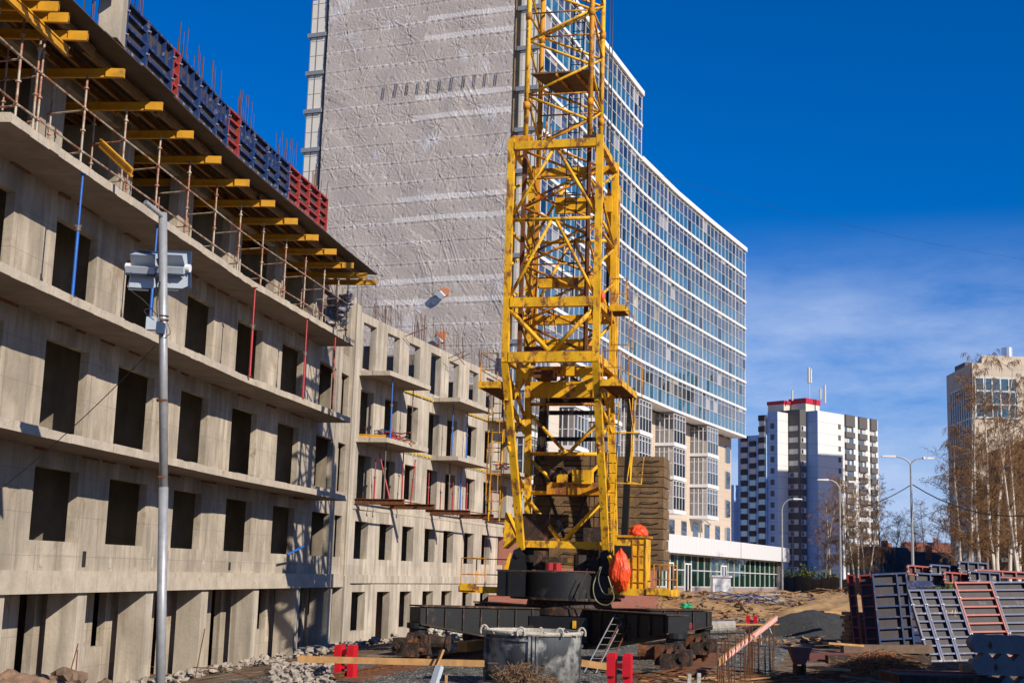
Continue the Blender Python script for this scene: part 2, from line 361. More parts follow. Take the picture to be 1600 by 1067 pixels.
# floors, back wall and cross walls inside
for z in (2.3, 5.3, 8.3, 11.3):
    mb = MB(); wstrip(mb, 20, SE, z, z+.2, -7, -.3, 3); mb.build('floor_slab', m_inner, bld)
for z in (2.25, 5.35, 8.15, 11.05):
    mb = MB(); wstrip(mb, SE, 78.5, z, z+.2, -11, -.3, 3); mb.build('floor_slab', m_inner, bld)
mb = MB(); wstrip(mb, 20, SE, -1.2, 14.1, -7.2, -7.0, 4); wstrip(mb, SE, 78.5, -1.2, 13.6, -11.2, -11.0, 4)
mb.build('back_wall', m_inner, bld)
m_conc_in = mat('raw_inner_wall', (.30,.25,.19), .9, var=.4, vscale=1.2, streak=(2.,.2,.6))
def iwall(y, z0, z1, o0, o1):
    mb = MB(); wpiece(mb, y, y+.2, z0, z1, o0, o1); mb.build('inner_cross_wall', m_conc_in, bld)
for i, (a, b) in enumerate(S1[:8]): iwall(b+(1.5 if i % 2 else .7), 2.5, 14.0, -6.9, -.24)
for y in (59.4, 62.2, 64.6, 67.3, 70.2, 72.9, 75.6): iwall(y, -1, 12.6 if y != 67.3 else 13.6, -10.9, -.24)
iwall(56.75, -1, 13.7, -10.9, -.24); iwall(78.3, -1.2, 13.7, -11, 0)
# the balcony slabs of the near section
def slab_poly(y0, y1, inner=-.02, outer=1.3, step=1.5):
    n = max(1, int((y1-y0)/step)); o = [wpt(y0+(y1-y0)*k/n, outer) for k in range(n+1)]; i = [wpt(y0+(y1-y0)*k/n, inner) for k in range(n+1)]
    return [(p.x, p.y) for p in o]+[(p.x, p.y) for p in reversed(i)]
rs = random.Random(3)
for z, y0 in ((5.3, 18.5), (8.3, 18.5), (11.3, 25.7)):
    mb = MB(); n = 60; y1 = 52.0
    for k in range(n):
        a = y0+(y1-y0)*k/n; b = y0+(y1-y0)*(k+1)/n; j = rs.uniform(-.03, .03)
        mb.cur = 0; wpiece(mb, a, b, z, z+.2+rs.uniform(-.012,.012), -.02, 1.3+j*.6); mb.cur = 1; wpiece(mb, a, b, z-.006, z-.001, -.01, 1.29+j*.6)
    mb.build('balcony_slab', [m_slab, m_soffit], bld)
# red-brown mortar smears where slabs meet the wall
m_smear = mat('brick_smear', (.24,.10,.05), .95, var=.5, vscale=5)
for z in (5.3, 8.3, 11.3):
    y = 26.
    while y < 50:
        l = rs.uniform(.3, 1.2); mb = MB(); wpiece(mb, y, y+l, z-.03-rs.uniform(0,.05), z-.008, 0, rs.uniform(.03,.12)); mb.build('mortar_smear', m_smear, bld); y += l+rs.uniform(.3, 2.2)
# small balcony slabs of the far section
for (a, b) in ((57.5,62.2),(66.0,70.6),(74.0,78.2)):
    for z in (8.1, 10.98):
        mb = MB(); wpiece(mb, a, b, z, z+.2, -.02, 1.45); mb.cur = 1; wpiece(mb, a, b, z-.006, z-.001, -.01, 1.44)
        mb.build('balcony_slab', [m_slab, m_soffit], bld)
# yellow foam line along storey seams
m_foam = mat('yellow_foam', (.62,.42,.05), .9, var=.5, vscale=20)
mb = MB()
for z in (11.0, 8.2):
    for (a, b) in ((62.0,66.0),(70.4,74.0)):
        y = a
        while y < b: 
            l = rs.uniform(.12,.4); wpiece(mb, y, y+l, z-.03, z+.06, .05, .10); y += l+rs.uniform(.02,.2)
mb.build('foam_line', m_foam, bld)
# holes and patches on the lower wall
for y, z, w_, h in ((31.3,2.6,.12,.28),(35.1,2.6,.1,.28),(37.9,2.6,.1,.32),(41.9,2.6,.1,.26),(45.9,2.6,.1,.26),(49.9,2.6,.1,.22)):
    mb = MB(); wpiece(mb, y, y+w_, z, z+h, 0, .012); mb.build('cement_patch', m_cement, bld)
for a, b, c, d in ((33.5,33.68,2.62,3.0),(43.9,44.05,2.6,2.85)):
    mb = MB(); wpiece(mb, a, b, c, d, 0, .015); mb.build('wall_hole', m_cbl, bld)
# top corner column and beam above the deck
mb = MB(); c = Vector((-8.95,28.3,0)); mb.box(c.x-.5, c.x-.06, 28.45, 29.05, 14.28, 15.42)
mb.build('corner_column', m_conc2, bld)
mb = MB(); mb.hexa([(c.x-.9,20,15.15),(c.x-.6,20,15.15),(c.x-.1,28.3,15.15),(c.x-.5,28.3,15.15)], [(c.x-.9,20,15.42),(c.x-.6,20,15.42),(c.x-.1,28.3,15.42),(c.x-.5,28.3,15.42)])
mb.box(c.x-.8, c.x-.35, 25.0, 25.5, 14.28, 15.14)
mb.build('top_beam', m_conc2, bld)

# ------------------------------------------------------------------ brick annex at the far end
br = thing('brick_annex', 'low red brick annex seen between the concrete building and the crane', 'building', (0,0,0))
mb = MB(); a = atY(776, 940, 77.0); mb.box(a.x, a.x+9, 77.0, 84, 0.2, 5.05); mb.box(a.x-.4, a.x+3.6, 70.5, 76.9, .0, 1.55)
mb.build('wall', m_brick, br)
mb = MB(); mb.box(a.x-.1, a.x+9.1, 76.9, 84.1, 5.05, 5.3); mb.build('roof', m_inner, br)
mb = MB(); mb.box(a.x+2.2, a.x+3.2, 76.95, 76.99, 1.8, 3.6); mb.build('window', m_cbl, br)

# ------------------------------------------------------------------ deck formwork on top of the near section
DECK = [(18,-9.55),(22,-9.5),(26.4,-9.3),(28.9,-9.0),(31.5,-8.64),(35.6,-8.18),(38.3,-7.75),(40.8,-7.34),(45.4,-6.53),(49.,-5.92),(52.0,-5.36)]
def deckx(y):
    for (a, xa), (b, xb) in zip(DECK[:-1], DECK[1:]):
        if y <= b: return xa+(xb-xa)*(y-a)/(b-a)
    return DECK[-1][1]
dk = MB()
for k in range(17):
    a = 18+k*2.0; b = min(a+2.0, 52.0)
    if k == 16: b = 52
    j = rs.uniform(-.05,.05)
    dk.hexa([(deckx(a)+j,a,14.22),(deckx(b-.01)+j,b-.01,14.22),(deckx(b)-6.5,b-.01,14.22),(deckx(a)-6.5,a,14.22)],
            [(deckx(a)+j,a,14.245),(deckx(b-.01)+j,b-.01,14.245),(deckx(b)-6.5,b-.01,14.245),(deckx(a)-6.5,a,14.245)])
tag(dk.build('plywood_deck', m_ply), 'dark plywood deck laid on the yellow beams at the top of the unfinished building', 'deck')
mb = MB(); 
for k in range(12):
    a = 26+k*2.1; b = a+2.08; mb.hexa([(deckx(a)-1.1,a,14.26),(deckx(b)-1.1,b,14.26),(deckx(b)-6.4,b,14.26),(deckx(a)-6.4,a,14.26)], [(deckx(a)-1.1,a,14.4),(deckx(b)-1.1,b,14.4),(deckx(b)-6.4,b,14.4),(deckx(a)-6.4,a,14.4)])
mb.build('roof_slab', m_slab, bld)
def h20(mb, p0, p1):   # timber I beam
    p0 = Vector(p0); p1 = Vector(p1)
    mb.beam(p0+Vector((0,0,.085)), p1+Vector((0,0,.085)), .08, .04); mb.beam(p0-Vector((0,0,.085)), p1-Vector((0,0,.085)), .08, .04)
    mb.beam(p0, p1, .03, .13)
BY = [25.2,25.75,26.3,27.25,29.4,31.6,33.75,35.9,38.1,40.3,42.4,44.5,46.5,48.6,50.3,51.5]
BG = 'yellow beams carrying the deck with their ends sticking out'
for i, y in enumerate(BY):
    x1 = deckx(y)-.05 if i < 4 else deckx(y)-.22+.02*i
    mb = MB(); n0 = Vector((x1-3.6, y+ (.3 if i >= 4 else 0), 13.8)); n1 = Vector((x1, y, 13.8))
    h20(mb, n0, n1)
    mb.beam(n1-Vector((.42,0,0)), n1, .085, .2)   # solid lit end block
    tag(mb.build('formwork_beam', m_timberY), '%s yellow beam end from the left sticking out under the deck' % ORD[i], 'formwork beam', BG)
SG = 'long yellow beams running lengthwise under the deck'
for r in range(8):
    for q in range(7):
        a = 24.5+q*4.0; b = a+4.3+.0*r
        if b > 52: b = 51.9
        off = .6+r*.5+(.1 if q % 2 else 0)
        mb = MB(); h20(mb, (deckx(a)-off, a, 14.03-.0), (deckx(b)-off, b, 14.03))
        tag(mb.build('joist_beam', m_timberD), 'yellow lengthwise beam resting on the cross beams, in shade under the plywood deck', 'formwork beam', SG)
mb = MB(); h20(mb, (deckx(20)-.9,20,13.57), (deckx(27.6)-.62,27.6,13.57)); tag(mb.build('formwork_beam', m_timberY), 'heavy yellow beam slanting down to the scaffold post at the upper left', 'formwork beam', BG)
p = atZ(157,224,12.6); q = atZ(206,270,11.65)
mb = MB(); h20(mb, p, q); tag(mb.build('formwork_beam', m_timberY), 'loose yellow beam leaning inside the scaffold below the deck', 'formwork beam', BG)

# ------------------------------------------------------------------ scaffold on the top balcony slab
scf = thing('scaffold', 'rusty tube scaffold standing on the top balcony slab and holding the deck beams', 'scaffold', (0,0,0))
def edgep(y, off, z): p = wpt(y, off); return Vector((p.x, p.y, z))
PY = [26.3,27.25]+BY[4:]
def post(mb, p, z0, z1, r=.027):
    mb.tube((p.x,p.y,z0), (p.x,p.y,z1), r, 6)
    z = z0+.35
    while z < z1: mb.tube((p.x,p.y,z-.02), (p.x,p.y,z+.02), r+.03, 6); z += .5
    mb.tube((p.x,p.y,z0), (p.x,p.y,z0+.015), .08, 6)
for y in [23.3, 25.2]+PY:
    mb = MB(); p = edgep(y, 1.08, 0); post(mb, p, 11.52, 13.7); 
    if y in (27.25,): post(mb, edgep(y-.18, 1.08, 0), 11.52, 13.6)
    mb.build('standard', m_scaf, scf)
    mb = MB(); p = edgep(y+.25, .15, 0); post(mb, p, 11.52, 12.75 if int(y*10) % 2 else 13.6, .024); mb.build('inner_standard', m_scaf, scf)
    for z in (11.85, 12.85):
        mb = MB(); mb.tube(edgep(y, 1.14, z), edgep(y+.25, .05, z), .022, 6); mb.build('transom', m_scaf, scf)
yy = [23.3]+PY
for z in (11.88, 12.88):
    for a, b in zip(yy[:-1], yy[1:]):
        mb = MB(); mb.tube(edgep(a, 1.1, z), edgep(b, 1.1, z), .022, 6); mb.build('ledger', m_scaf, scf)
for a, b in zip(yy[2::2], yy[3::2]):
    mb = MB(); mb.tube(edgep(a+.25, .15, 11.9), edgep(b+.25, .15, 11.9), .022, 6); mb.build('ledger', m_scaf, scf)

# ------------------------------------------------------------------ wall formwork panels on the deck edge
def panel_parts(root, W, H, ribs, fm, vert=(), plm=None, cl=True, dep=.12):
    mb = MB()
    mb.box(0,.06,-dep,0,0,H); mb.box(W-.06,W,-dep,0,0,H); mb.box(.06,W-.06,-dep,0,0,.06); mb.box(.06,W-.06,-dep,0,H-.06,H)
    mb.build('frame', fm, root)
    for z in ribs:
        mb = MB(); mb.box(.06,W-.06,-dep*.8,-.001,z-.03,z+.03); mb.build('rib', fm, root)
    for x, z0, z1 in vert:
        mb = MB(); mb.box(x-.03,x+.03,-dep*.9,-.002,z0,z1); mb.build('stiffener', fm, root)
    mb = MB(); mb.box(.01,W-.01,.001,.022,.01,H-.01); mb.build('plywood_sheet', plm or m_plyG, root)
    if cl:
        for z in (H*.3, H*.78):
            mb = MB(); mb.box(-.06,.06,-dep-.03,-dep+.005,z-.018,z+.018); mb.tube((0,-dep-.06,z), (0,-dep-.02,z), .02, 6); mb.build('clamp', m_galv, root)
RP = [(29.1,30.3,'b',0),(30.3,31.9,'b',1),(31.9,32.35,'r',0),(32.35,33.9,'b',1),(33.9,35.3,'b',1),(35.3,36.2,'b',1),(36.2,37.1,'r',0),(37.1,38.3,'b',1),(38.3,39.5,'b',0),(39.5,40.5,'b',1),(40.5,41.5,'b',0),(41.5,42.5,'r',0),(42.5,43.5,'r',0),(43.5,44.6,'r',0),(44.6,45.5,'r',0)]
for i, (a, b, c, hv) in enumerate(RP):
    pa = Vector((deckx(a)-.16, a, 14.26)); pb = Vector((deckx(b)-.16, b, 14.26)); Wd = (pb-pa).length-.015
    ang = math.atan2((pb-pa).y, (pb-pa).x)
    cn = {'b':'blue','r':'red'}[c]
    t_ = thing('wall_form_panel', '%s form panel from the left on the roof edge, with a %s frame' % (ORD[i], cn), 'formwork panel', pa, ang, 'wall form panels along the roof edge')
    Hh = 1.18
    vert = ((Wd*.35,.62,Hh-.06),(Wd*.68,.62,Hh-.06)) if hv else ()
    panel_parts(t_, Wd, Hh, (.3,.6,.9) if not hv else (.3,.6), m_blue if c == 'b' else m_red, vert)

# ------------------------------------------------------------------ starter bars on roofs
me_bar = None
mb = MB(); mb.tube((0,0,0),(0,0,1.),.011,4); me_bar = mb.mesh('starter_bar', m_rust)
def bar(x, y, z, h, tilt=.03, group='rusty starter bars', label='thin rusty starter bar on the curved far wall before the grey sheeting'):
    o = D.objects.new('starter_bar', me_bar); COL.objects.link(o); o.location = (x,y,z); o.scale = (1,1,h)
    o.rotation_euler = (random.uniform(-tilt,tilt), random.uniform(-tilt,tilt), 0)
    return tag(o, label, 'starter bar', group)
for cy, n, off in ((27.6,7,.4),(29.6,9,.35),(33.6,12,.35),(35.2,5,.3),(38.0,12,.35),(41.8,11,.35),(45.0,9,.3)):
    for k in range(n):
        y = cy+random.uniform(-.7,.9); bar(deckx(y)-off+random.uniform(-.12,.12), y, 14.38, random.uniform(1.6,2.2), .02,
            'starter bars behind the roof form panels', 'thin rusty starter bar rising behind the form panels on the roof')
for k in range(95):
    y = random.choice([57.6,60.0,61.9,64.5,66.9,69.8,72.5,75])+random.uniform(-.9,.9); p = wpt(max(56.9,y), random.choice([-.12,-.2,-5]))
    bar(p.x, p.y, 13.7, random.uniform(.7,1.5), .09, 'starter bars on the far roof', 'thin rusty starter bar on the curved far wall before the grey sheeting')
for (px, py, px2, py2, Y) in ((632,526,668,512,62),(640,522,661,515,62.2),(700,560,728,548,67),(705,566,735,552,67.2),(712,552,726,570,68)):
    mb = MB(); mb.tube(atY(px,py,Y), atY(px2,py2,Y), .02, 5); tag(mb.build('bent_bar', m_rust), 'bent rusty bar lying tilted on top of the curved far wall', 'bar', 'bent bars on the far roof')

# ------------------------------------------------------------------ adjustable props
def make_prop(h, m):
    r = D.objects.new('steel_prop', None); COL.objects.link(r); r.empty_display_size = .2
    mb = MB(); mb.tube((0,0,.01),(0,0,h*.55),.036,8); mb.build('outer_tube', m, r)
    mb = MB(); mb.tube((0,0,h*.55),(0,0,h-.01),.026,8); mb.build('inner_tube', m, r)
    mb = MB(); mb.tube((0,0,h*.53),(0,0,h*.57),.055,8); mb.box(-.07,.07,-.012,.012,h*.565,h*.58); mb.build('collar', m_propG, r)
    mb = MB(); mb.box(-.07,.07,-.07,.07,0,.01); mb.build('base_plate', m, r)
    mb = MB(); mb.box(-.07,.07,-.07,.07,h-.01,h); mb.build('head_plate', m, r)
    return r
PC = {'b':(m_propB,'blue'),'r':(m_propR,'red'),'g':(m_propG,'dark bare steel')}
def prop(pos, h, c, label, grp, lean=None):
    o = make_prop(h, PC[c][0]); o.location = pos
    if lean: o.rotation_euler = lean
    tag(o, label, 'prop', grp); return o
G1 = 'steel props between the long balcony slabs'
for px, py, z0, z1, c, lb in ((113,463,8.5,11.3,'b','blue steel prop left of the floodlight mast, between the two upper balcony slabs'),
                          (233,520,8.5,11.3,'b','blue steel prop directly behind the floodlights'),
                          (390,588,8.5,11.3,'r','left of the two red steel props under the top balcony slab'),
                          (473,622,8.5,11.3,'r','red steel prop near the end of the second balcony slab, in the crane shadow'),
                          (518,641,8.5,11.3,'r','red steel prop at the very tip of the second balcony slab')):
    prop(atZ(px,py,z0), z1-z0-.005, c, lb, G1)
mb = MB(); mb.tube(atY(449,866,47.8), atY(475,853,48.6), .035, 8); tag(mb.build('steel_prop', m_propB), 'short blue prop poking out of a window opening in the crane shadow', 'prop')
G2 = 'steel props under the small balcony slabs'
for px, Y, z0, z1, c, lb in ((609,58.2,8.3,10.98,'b','blue steel prop under the topmost small balcony slab, at its front corner'),
     (642,61.6,8.3,10.98,'g','dark steel prop under the topmost small balcony slab, at its far corner'),
     (706,66.9,8.3,10.98,'b','blue steel prop on the second small balcony from the left, nearer the camera'),
     (729,70.2,8.3,10.98,'b','blue steel prop on the second small balcony from the left, at its far corner'),
     (603,58.2,5.72,8.1,'g','dark steel prop standing on the lower steel beams beside a leaning red prop'),
     (558,57.9,5.72,8.1,'b','blue steel prop at the wall end of the first steel beam'),
     (631,61.2,5.72,8.1,'r','tall red steel prop reaching the slab with the yellow beams on it'),
     (704,67.0,5.72,8.1,'g','dark steel prop under the second lower balcony slab'),
     (722,69.8,5.72,8.1,'b','blue steel prop under the second lower balcony slab'),
     (757,74.6,5.6,8.1,'g','dark steel prop under the third lower balcony slab'),
     (793,77.6,5.6,8.1,'r','red steel prop behind the yellow caged ladder')):
    p = atY(px, 700, Y); p.z = z0; prop(p, z1-z0-.005, c, lb, G2)
G3 = 'short red props standing on the steel beams'
for px, Y, h, lb, ln in ((588,58.8,1.75,'short red prop left of the leaning one, on the first steel beam',None),(672,66.4,1.9,'short red prop at the wall end of the second pair of steel beams',None),
     (691,67.5,1.6,'short red prop second from the wall on the second pair of steel beams',None),(710,68.8,1.7,'short red prop beside the blue one on the second pair of steel beams',None),
     (732,70.4,1.85,'short red prop at the far end of the second pair of steel beams',None),(645,61.5,2.0,'red prop leaning slightly at the far end of the first steel beams',(0,.07,0)),
     (613,58.8,2.1,'red prop leaning strongly left on the first steel beam',(0,-.27,0)),(771,74.8,1.7,'short red prop on the third steel beam near the ladder cage',None)):
    p = atY(px, 700, Y); p.z = 5.72; prop(p, h, 'r', lb, G3, ln)
# brown cantilever I-beams
IB = 'brown steel beams cantilevered from the far wall'
for i, (y, l0, l1, lb) in enumerate(((57.7,-.6,2.25,'first rusty steel beam cantilevered from the wall under the props'),(61.4,-.3,2.2,'second rusty steel beam cantilevered from the wall, just right of the first'),
                     (66.2,-.5,2.1,'third rusty steel beam, left one of the middle pair'),(70.2,-.3,1.9,'fourth rusty steel beam, right one of the middle pair'),(74.1,-.5,2.4,'rusty steel beam nearest the ladder cage, last of the row'))):
    a = wpt(y, l0); b = wpt(y, l1); a.z = b.z = 5.58
    mb = MB(); up = Vector((0,0,.11))
    mb.beam(a+up, b+up, .15, .02); mb.beam(a-up, b-up, .15, .02); mb.beam(a, b, .02, .2)
    # lengthwise flange pieces on top carry the props
    tag(mb.build('steel_beam', m_rust), lb, 'steel beam', IB)
for i, (y0, y1) in enumerate(((57.7,61.4),(66.2,70.2),(74.1,78))):
    for o_ in (.35, 1.5):
        a = wpt(y0, o_); b = wpt(y1, o_); a.z = b.z = 5.70
        mb = MB(); mb.beam(a, b, .09, .04); tag(mb.build('cross_plank', m_rust), 'thin rusty runner laid across the %s pair of cantilever beams' % ORD[i], 'plank', IB)
# yellow beams and blue-red junk stored on the small balcony
for k, (px, Y, ln) in enumerate(((563,58.2,1.2),(579,58.2,1.3),(617,60.4,1.1),(630,61.4,1.1))):
    p = atY(px, 680, Y); p.z = 8.40
    mb = MB(); h20(mb, p-Vector((ln/2,0,0)), p+Vector((ln/2,0.1,0))); tag(mb.build('stored_beam', m_timberY), '%s short yellow beam from the left lying on the small balcony' % ORD[k], 'formwork beam', 'yellow beams stored on the small balcony')
for nm, px, Y, lab in (('a',607,59.6,'heap of blue and red steel parts on the small balcony with yellow beams'),('b',783,76.0,'heap of blue steel parts on the balcony behind the ladder cage')):
    p = atY(px, 680, Y); mb = MB()
    for k in range(46):
        c = Vector((p.x+random.gauss(0,.45), p.y+random.gauss(0,.5), 8.33+random.uniform(0,.5))); d = Vector((random.uniform(-1,1),random.uniform(-1,1),random.uniform(-.25,.25)))*.42
        mb.cur = k % 3; mb.tube(c-d, c+d, .028, 5)
    mb.cur = 0; tag(mb.build('scrap_heap', [m_blue, m_propR, m_propG]), lab, 'steel parts')
mb = MB()
for k in range(34):
    c = Vector((random.uniform(-.35,.35), random.uniform(-.35,.35), random.uniform(0,1.1))); mb.blob((p.x*0+c.x, c.y, c.z), .22, k, 1, .8, .9)
o = mb.build('plastic_bundle', mat('crumpled_plastic', (.35,.34,.36), .4, var=.5, bump=.6)); o.location = wpt(53.2,.3,12.4); o.location.z = 12.45
tag(o, 'crumpled whitish plastic bundle hanging at the end of the scaffold under the deck', 'plastic bundle')
# ================================================================== glass apartment tower
FAC = [(1.62,89.5),(3.98,95.4),(6.87,103.6),(10.9,114.2),(15.3,124.6),(20.1,134.8),(25.8,146.5)]
_cum = [0.]
for (x0,y0),(x1,y1) in zip(FAC[:-1], FAC[1:]): _cum.append(_cum[-1]+math.hypot(x1-x0,y1-y0))
FL = _cum[-1]
def fpt(s, off=0., z=0.):
    s = max(-3, min(FL+3, s)); i = 0
    while i < len(FAC)-2 and _cum[i+1] < s: i += 1
    def nr(k):
        k = max(0, min(len(FAC)-2, k)); dx = FAC[k+1][0]-FAC[k][0]; dy = FAC[k+1][1]-FAC[k][1]; l = math.hypot(dx,dy); return Vector((dy/l,-dx/l,0))
    k = (s-_cum[i])/(_cum[i+1]-_cum[i]); n0 = (nr(i-1)+nr(i)).normalized(); n1 = (nr(i)+nr(i+1)).normalized()
    n = (n0*(1-k)+n1*k).normalized(); a = Vector((*FAC[i],z)); b = Vector((*FAC[i+1],z))
    return a+(b-a)*k+n*off
def fpiece(mb, s0, s1, z0, z1, o0, o1):
    q = [fpt(s0,o1), fpt(s1,o1), fpt(s1,o0), fpt(s0,o0)]
    mb.hexa([(p.x,p.y,z0) for p in q], [(p.x,p.y,z1) for p in q])
def fstrip(mb, s0, s1, z0, z1, o0, o1, st=3.):
    n = max(1, round((s1-s0)/st))
    for k in range(n): fpiece(mb, s0+(s1-s0)*k/n, s0+(s1-s0)*(k+1)/n, z0, z1, o0, o1)
def fhit(px, py):   # arc length where a photo column meets the facade
    d = ray(px, py)
    for i in range(len(FAC)-1):
        (x0,y0),(x1,y1) = FAC[i], FAC[i+1]; ex, ey = x1-x0, y1-y0; det = d.x*(-ey)+ex*d.y
        s = (d.x*y0-d.y*x0)/det
        if -.001 <= s <= 1.001: return _cum[i]+s*(_cum[i+1]-_cum[i])
    return FL if px > 1100 else 0
SU = _cum[3]   # the two extra storeys end here
tw = thing('apartment_tower', 'tall curved apartment tower with glazed balconies and a gable covered in grey sheeting', 'building', (0,0,0))
rs = random.Random(11)
m_tint = [g_up, g_lo, g_dk, glass('curtained_glass', (.5,.5,.5), .12, (.42,.40,.36), .15)]
floors = [18.24+3*k for k in range(9)]
for k, z in enumerate(floors):
    s1 = FL if k < 7 else SU
    mb = MB(); fstrip(mb, .12, s1+.15, z-.24, z, -1.6, .10); mb.build('floor_band', m_band, tw)
    zt = z+3-.24
    # glazing: lower blue panes, upper clear panes, each a touch out of true
    gp = MB(); n = round(s1/1.3); ds = s1/n
    for q in range(n):
        a, b = q*ds, (q+1)*ds
        for (za, zb, lo) in ((z, z+1.25, 1), (z+1.25, zt-.38, 0), (zt-.38, zt, 0)):
            j0, j1 = rs.uniform(-.022,.022), rs.uniform(-.022,.022)
            r = rs.random(); gp.cur = (1 if r < .84 else (2 if r < .96 else 0)) if lo else (0 if r < .80 else (2 if r < .95 else 3))
            A, B = fpt(a, j0), fpt(b, j1); C, Dd = fpt(b, j1+rs.uniform(-.006,.006)), fpt(a, j0+rs.uniform(-.006,.006))
            gp.quad((A.x,A.y,za),(B.x,B.y,za),(C.x,C.y,zb),(Dd.x,Dd.y,zb))
    gp.build('glazing', m_tint, tw)
    mu_ = MB()
    for q in range(n+1):
        s = q*ds; w_ = .025 if (q % 9) else .08
        fpiece(mu_, s-w_, s+w_, z, zt, -.03, .06)
    for zz in (z+1.25, zt-.38): fstrip(mu_, 0, s1, zz-.025, zz+.025, -.02, .05)
    # end face glazing bars
    for d_ in (0, -.5, -1.0, -1.5):
        p = fpt(s1, d_); mu_.box(p.x-.04,p.x+.04,p.y-.04,p.y+.04,z,zt)
    mu_.build('mullions', m_frame, tw)
    e = MB(); a, b = fpt(s1,0), fpt(s1,-1.5); e.quad((a.x,a.y,z),(b.x,b.y,z),(b.x,b.y,zt),(a.x,a.y,zt)); e.build('end_glazing', g_up, tw)
    # balcony back wall with doors, windows and cross partitions
    bw = MB(); fstrip(bw, 0, s1-.3, z, zt, -1.75, -1.55, 3)
    s = .6
    while s < s1-1.6:
        bw.cur = 1; fpiece(bw, s, s+1.3, z+.1, z+2.35, -1.54, -1.50)
        bw.cur = 2; fpiece(bw, s+.08, s+.6, z+.18, z+2.27, -1.50, -1.48); fpiece(bw, s+.7, s+1.22, z+.18, z+2.27, -1.50, -1.48)
        bw.cur = 0; s += 3.1
    s = 2.6
    while s < s1: fpiece(bw, s, s+.12, z, zt, -1.5, -.12); s += 6.2
    bw.build('balcony_back_wall', [m_cream, m_wframe, g_dk], tw)
for ztop, s0, s1 in ((45.24, .12, SU+.2), (39.24, SU+.1, FL+.2)):
    mb = MB(); fstrip(mb, s0, s1, ztop-.36, ztop+.1, -1.7, .2); mb.build('roof_edge', m_band, tw)
mb = MB(); a = fpt(FL,-3); mb.box(a.x-1.8,a.x-.6,a.y-2,a.y-1.4,39.3,40.6); mb.tube((a.x+.6,a.y-.5,39.3),(a.x+.6,a.y-.5,41.3),.1,6); mb.tube((a.x-.6,a.y-.5,41.2),(a.x+.7,a.y-.5,41.3),.07,6); mb.tube((a.x-.6,a.y-.5,39.3),(a.x-.6,a.y-.5,41.2),.06,6)
mb.build('roof_rail', m_wframe, tw)
# body behind the balconies
GA = Vector((-15.85,96.6,0)); GB = Vector((1.35,89.9,0)); gd = (GB-GA).normalized(); gn = Vector((gd.y,-gd.x,0))   # gable line and outward normal
GLN = (GB-GA).length
def core(s0, s1, zt):
    out = [fpt(s0+(s1-s0)*k/8, -2.3) for k in range(9)]; inn = [fpt(s0+(s1-s0)*k/8, -14) for k in range(9)]
    return [(p.x,p.y) for p in out]+[(p.x,p.y) for p in reversed(inn)]
mb = MB(); mb.prism(core(2.5, SU, 45), 0, 45.0); mb.prism(core(SU, FL, 39), 0, 39.0)
mb.build('core_walls', m_cream, tw)
# gable wall
def gpt(u, off, z): p = GA+gd*u+gn*off; return (p.x,p.y,z)
def gbox(mb, u0, u1, z0, z1, o0, o1):
    mb.hexa([gpt(u0,o1,z0),gpt(u1,o1,z0),gpt(u1,o0,z0),gpt(u0,o0,z0)], [gpt(u0,o1,z1),gpt(u1,o1,z1),gpt(u1,o0,z1),gpt(u0,o0,z1)])
mb = MB(); gbox(mb, 1.45, GLN-.0, 0, 45.2, -6, 0); mb.build('gable_wall', m_cream, tw)
# panelled balcony flanks on both sides of the sheeting
m_strip = mat('ivory_panel', (.74,.70,.60), .6, var=.05)
for u0, u1, um in ((0,1.4,.62),(GLN-1.45,GLN+.05,GLN-.35)):
    for k in range(1, 16):
        z = 45.24-3*k
        if z < 3: break
        mb = MB(); gbox(mb, u0+.04, u1-.05, z+.16, z+2.82, -1.4, .25)
        mb.build('flank_panel', m_strip, tw)
        mb = MB(); gbox(mb, um-.05, um+.02, z+.16, z+2.82, .25, .27); gbox(mb, u1-.12, u1-.05, z+.16, z+2.82, .25, .27); gbox(mb, u0+.04,u0+.10, z+.16, z+2.82, .25,.27)
        gbox(mb, u0+.1, u1-.12, z+1.35, z+1.38, .25, .262); gbox(mb, u0+.1, u1-.12, z+2.5, z+2.53, .25, .262); mb.build('panel_bars', m_wframe, tw)
        mb = MB(); gbox(mb, u0-.15, u1, z-.16, z+.15, -1.5, .4); mb.build('floor_band', m_galv, tw)
m_insul = mat('ochre_insulation_edge', (.42,.30,.15), .9, var=.4, vscale=2)
mb = MB(); gbox(mb, GLN-1.85, GLN-1.45, 3, 45, 0, .12); mb.build('insulation_edge', m_insul, tw)
mb = MB(); gbox(mb, 1.5, 1.62, 3, 45, 0, .3); mb.build('downpipe', m_cbl, tw)
# lower storeys: beige wall with windows and stacked glazed bays
mb = MB(); n = 18
fstrip(mb, 2, FL, 0, 17.9, -2.0, -1.8, 3); mb.build('lower_wall', m_beige, tw)
mb = MB(); e0 = fpt(FL+.02,-1.8); e1 = fpt(FL+.02,-14); mb.hexa([(e0.x,e0.y,0),(e0.x+.3,e0.y+.5,0),(e1.x+.3,e1.y+.5,0),(e1.x,e1.y,0)],[(e0.x,e0.y,39),(e0.x+.3,e0.y+.5,39),(e1.x+.3,e1.y+.5,39),(e1.x,e1.y,39)]); mb.build('end_wall', m_beige, tw)
def win(sm, z, wd=1.15, h=1.75, off=-1.8):
    mb = MB(); fpiece(mb, sm-wd/2, sm+wd/2, z, z+h, off-.3, off+.015); w_ = mb.build('window', m_wframe, tw)
    mb = MB(); fpiece(mb, sm-wd/2+.1, sm+wd/2-.1, z+.1, z+h-.1, off+.015, off+.03); mb.build('pane', g_win, w_)
bays = [fhit(x, 760) for x in (852, 900, 952, 1007, 1061, 1113.)]
bays[0:3] = [bays[3]-27.6, bays[3]-18.4, bays[3]-9.2]
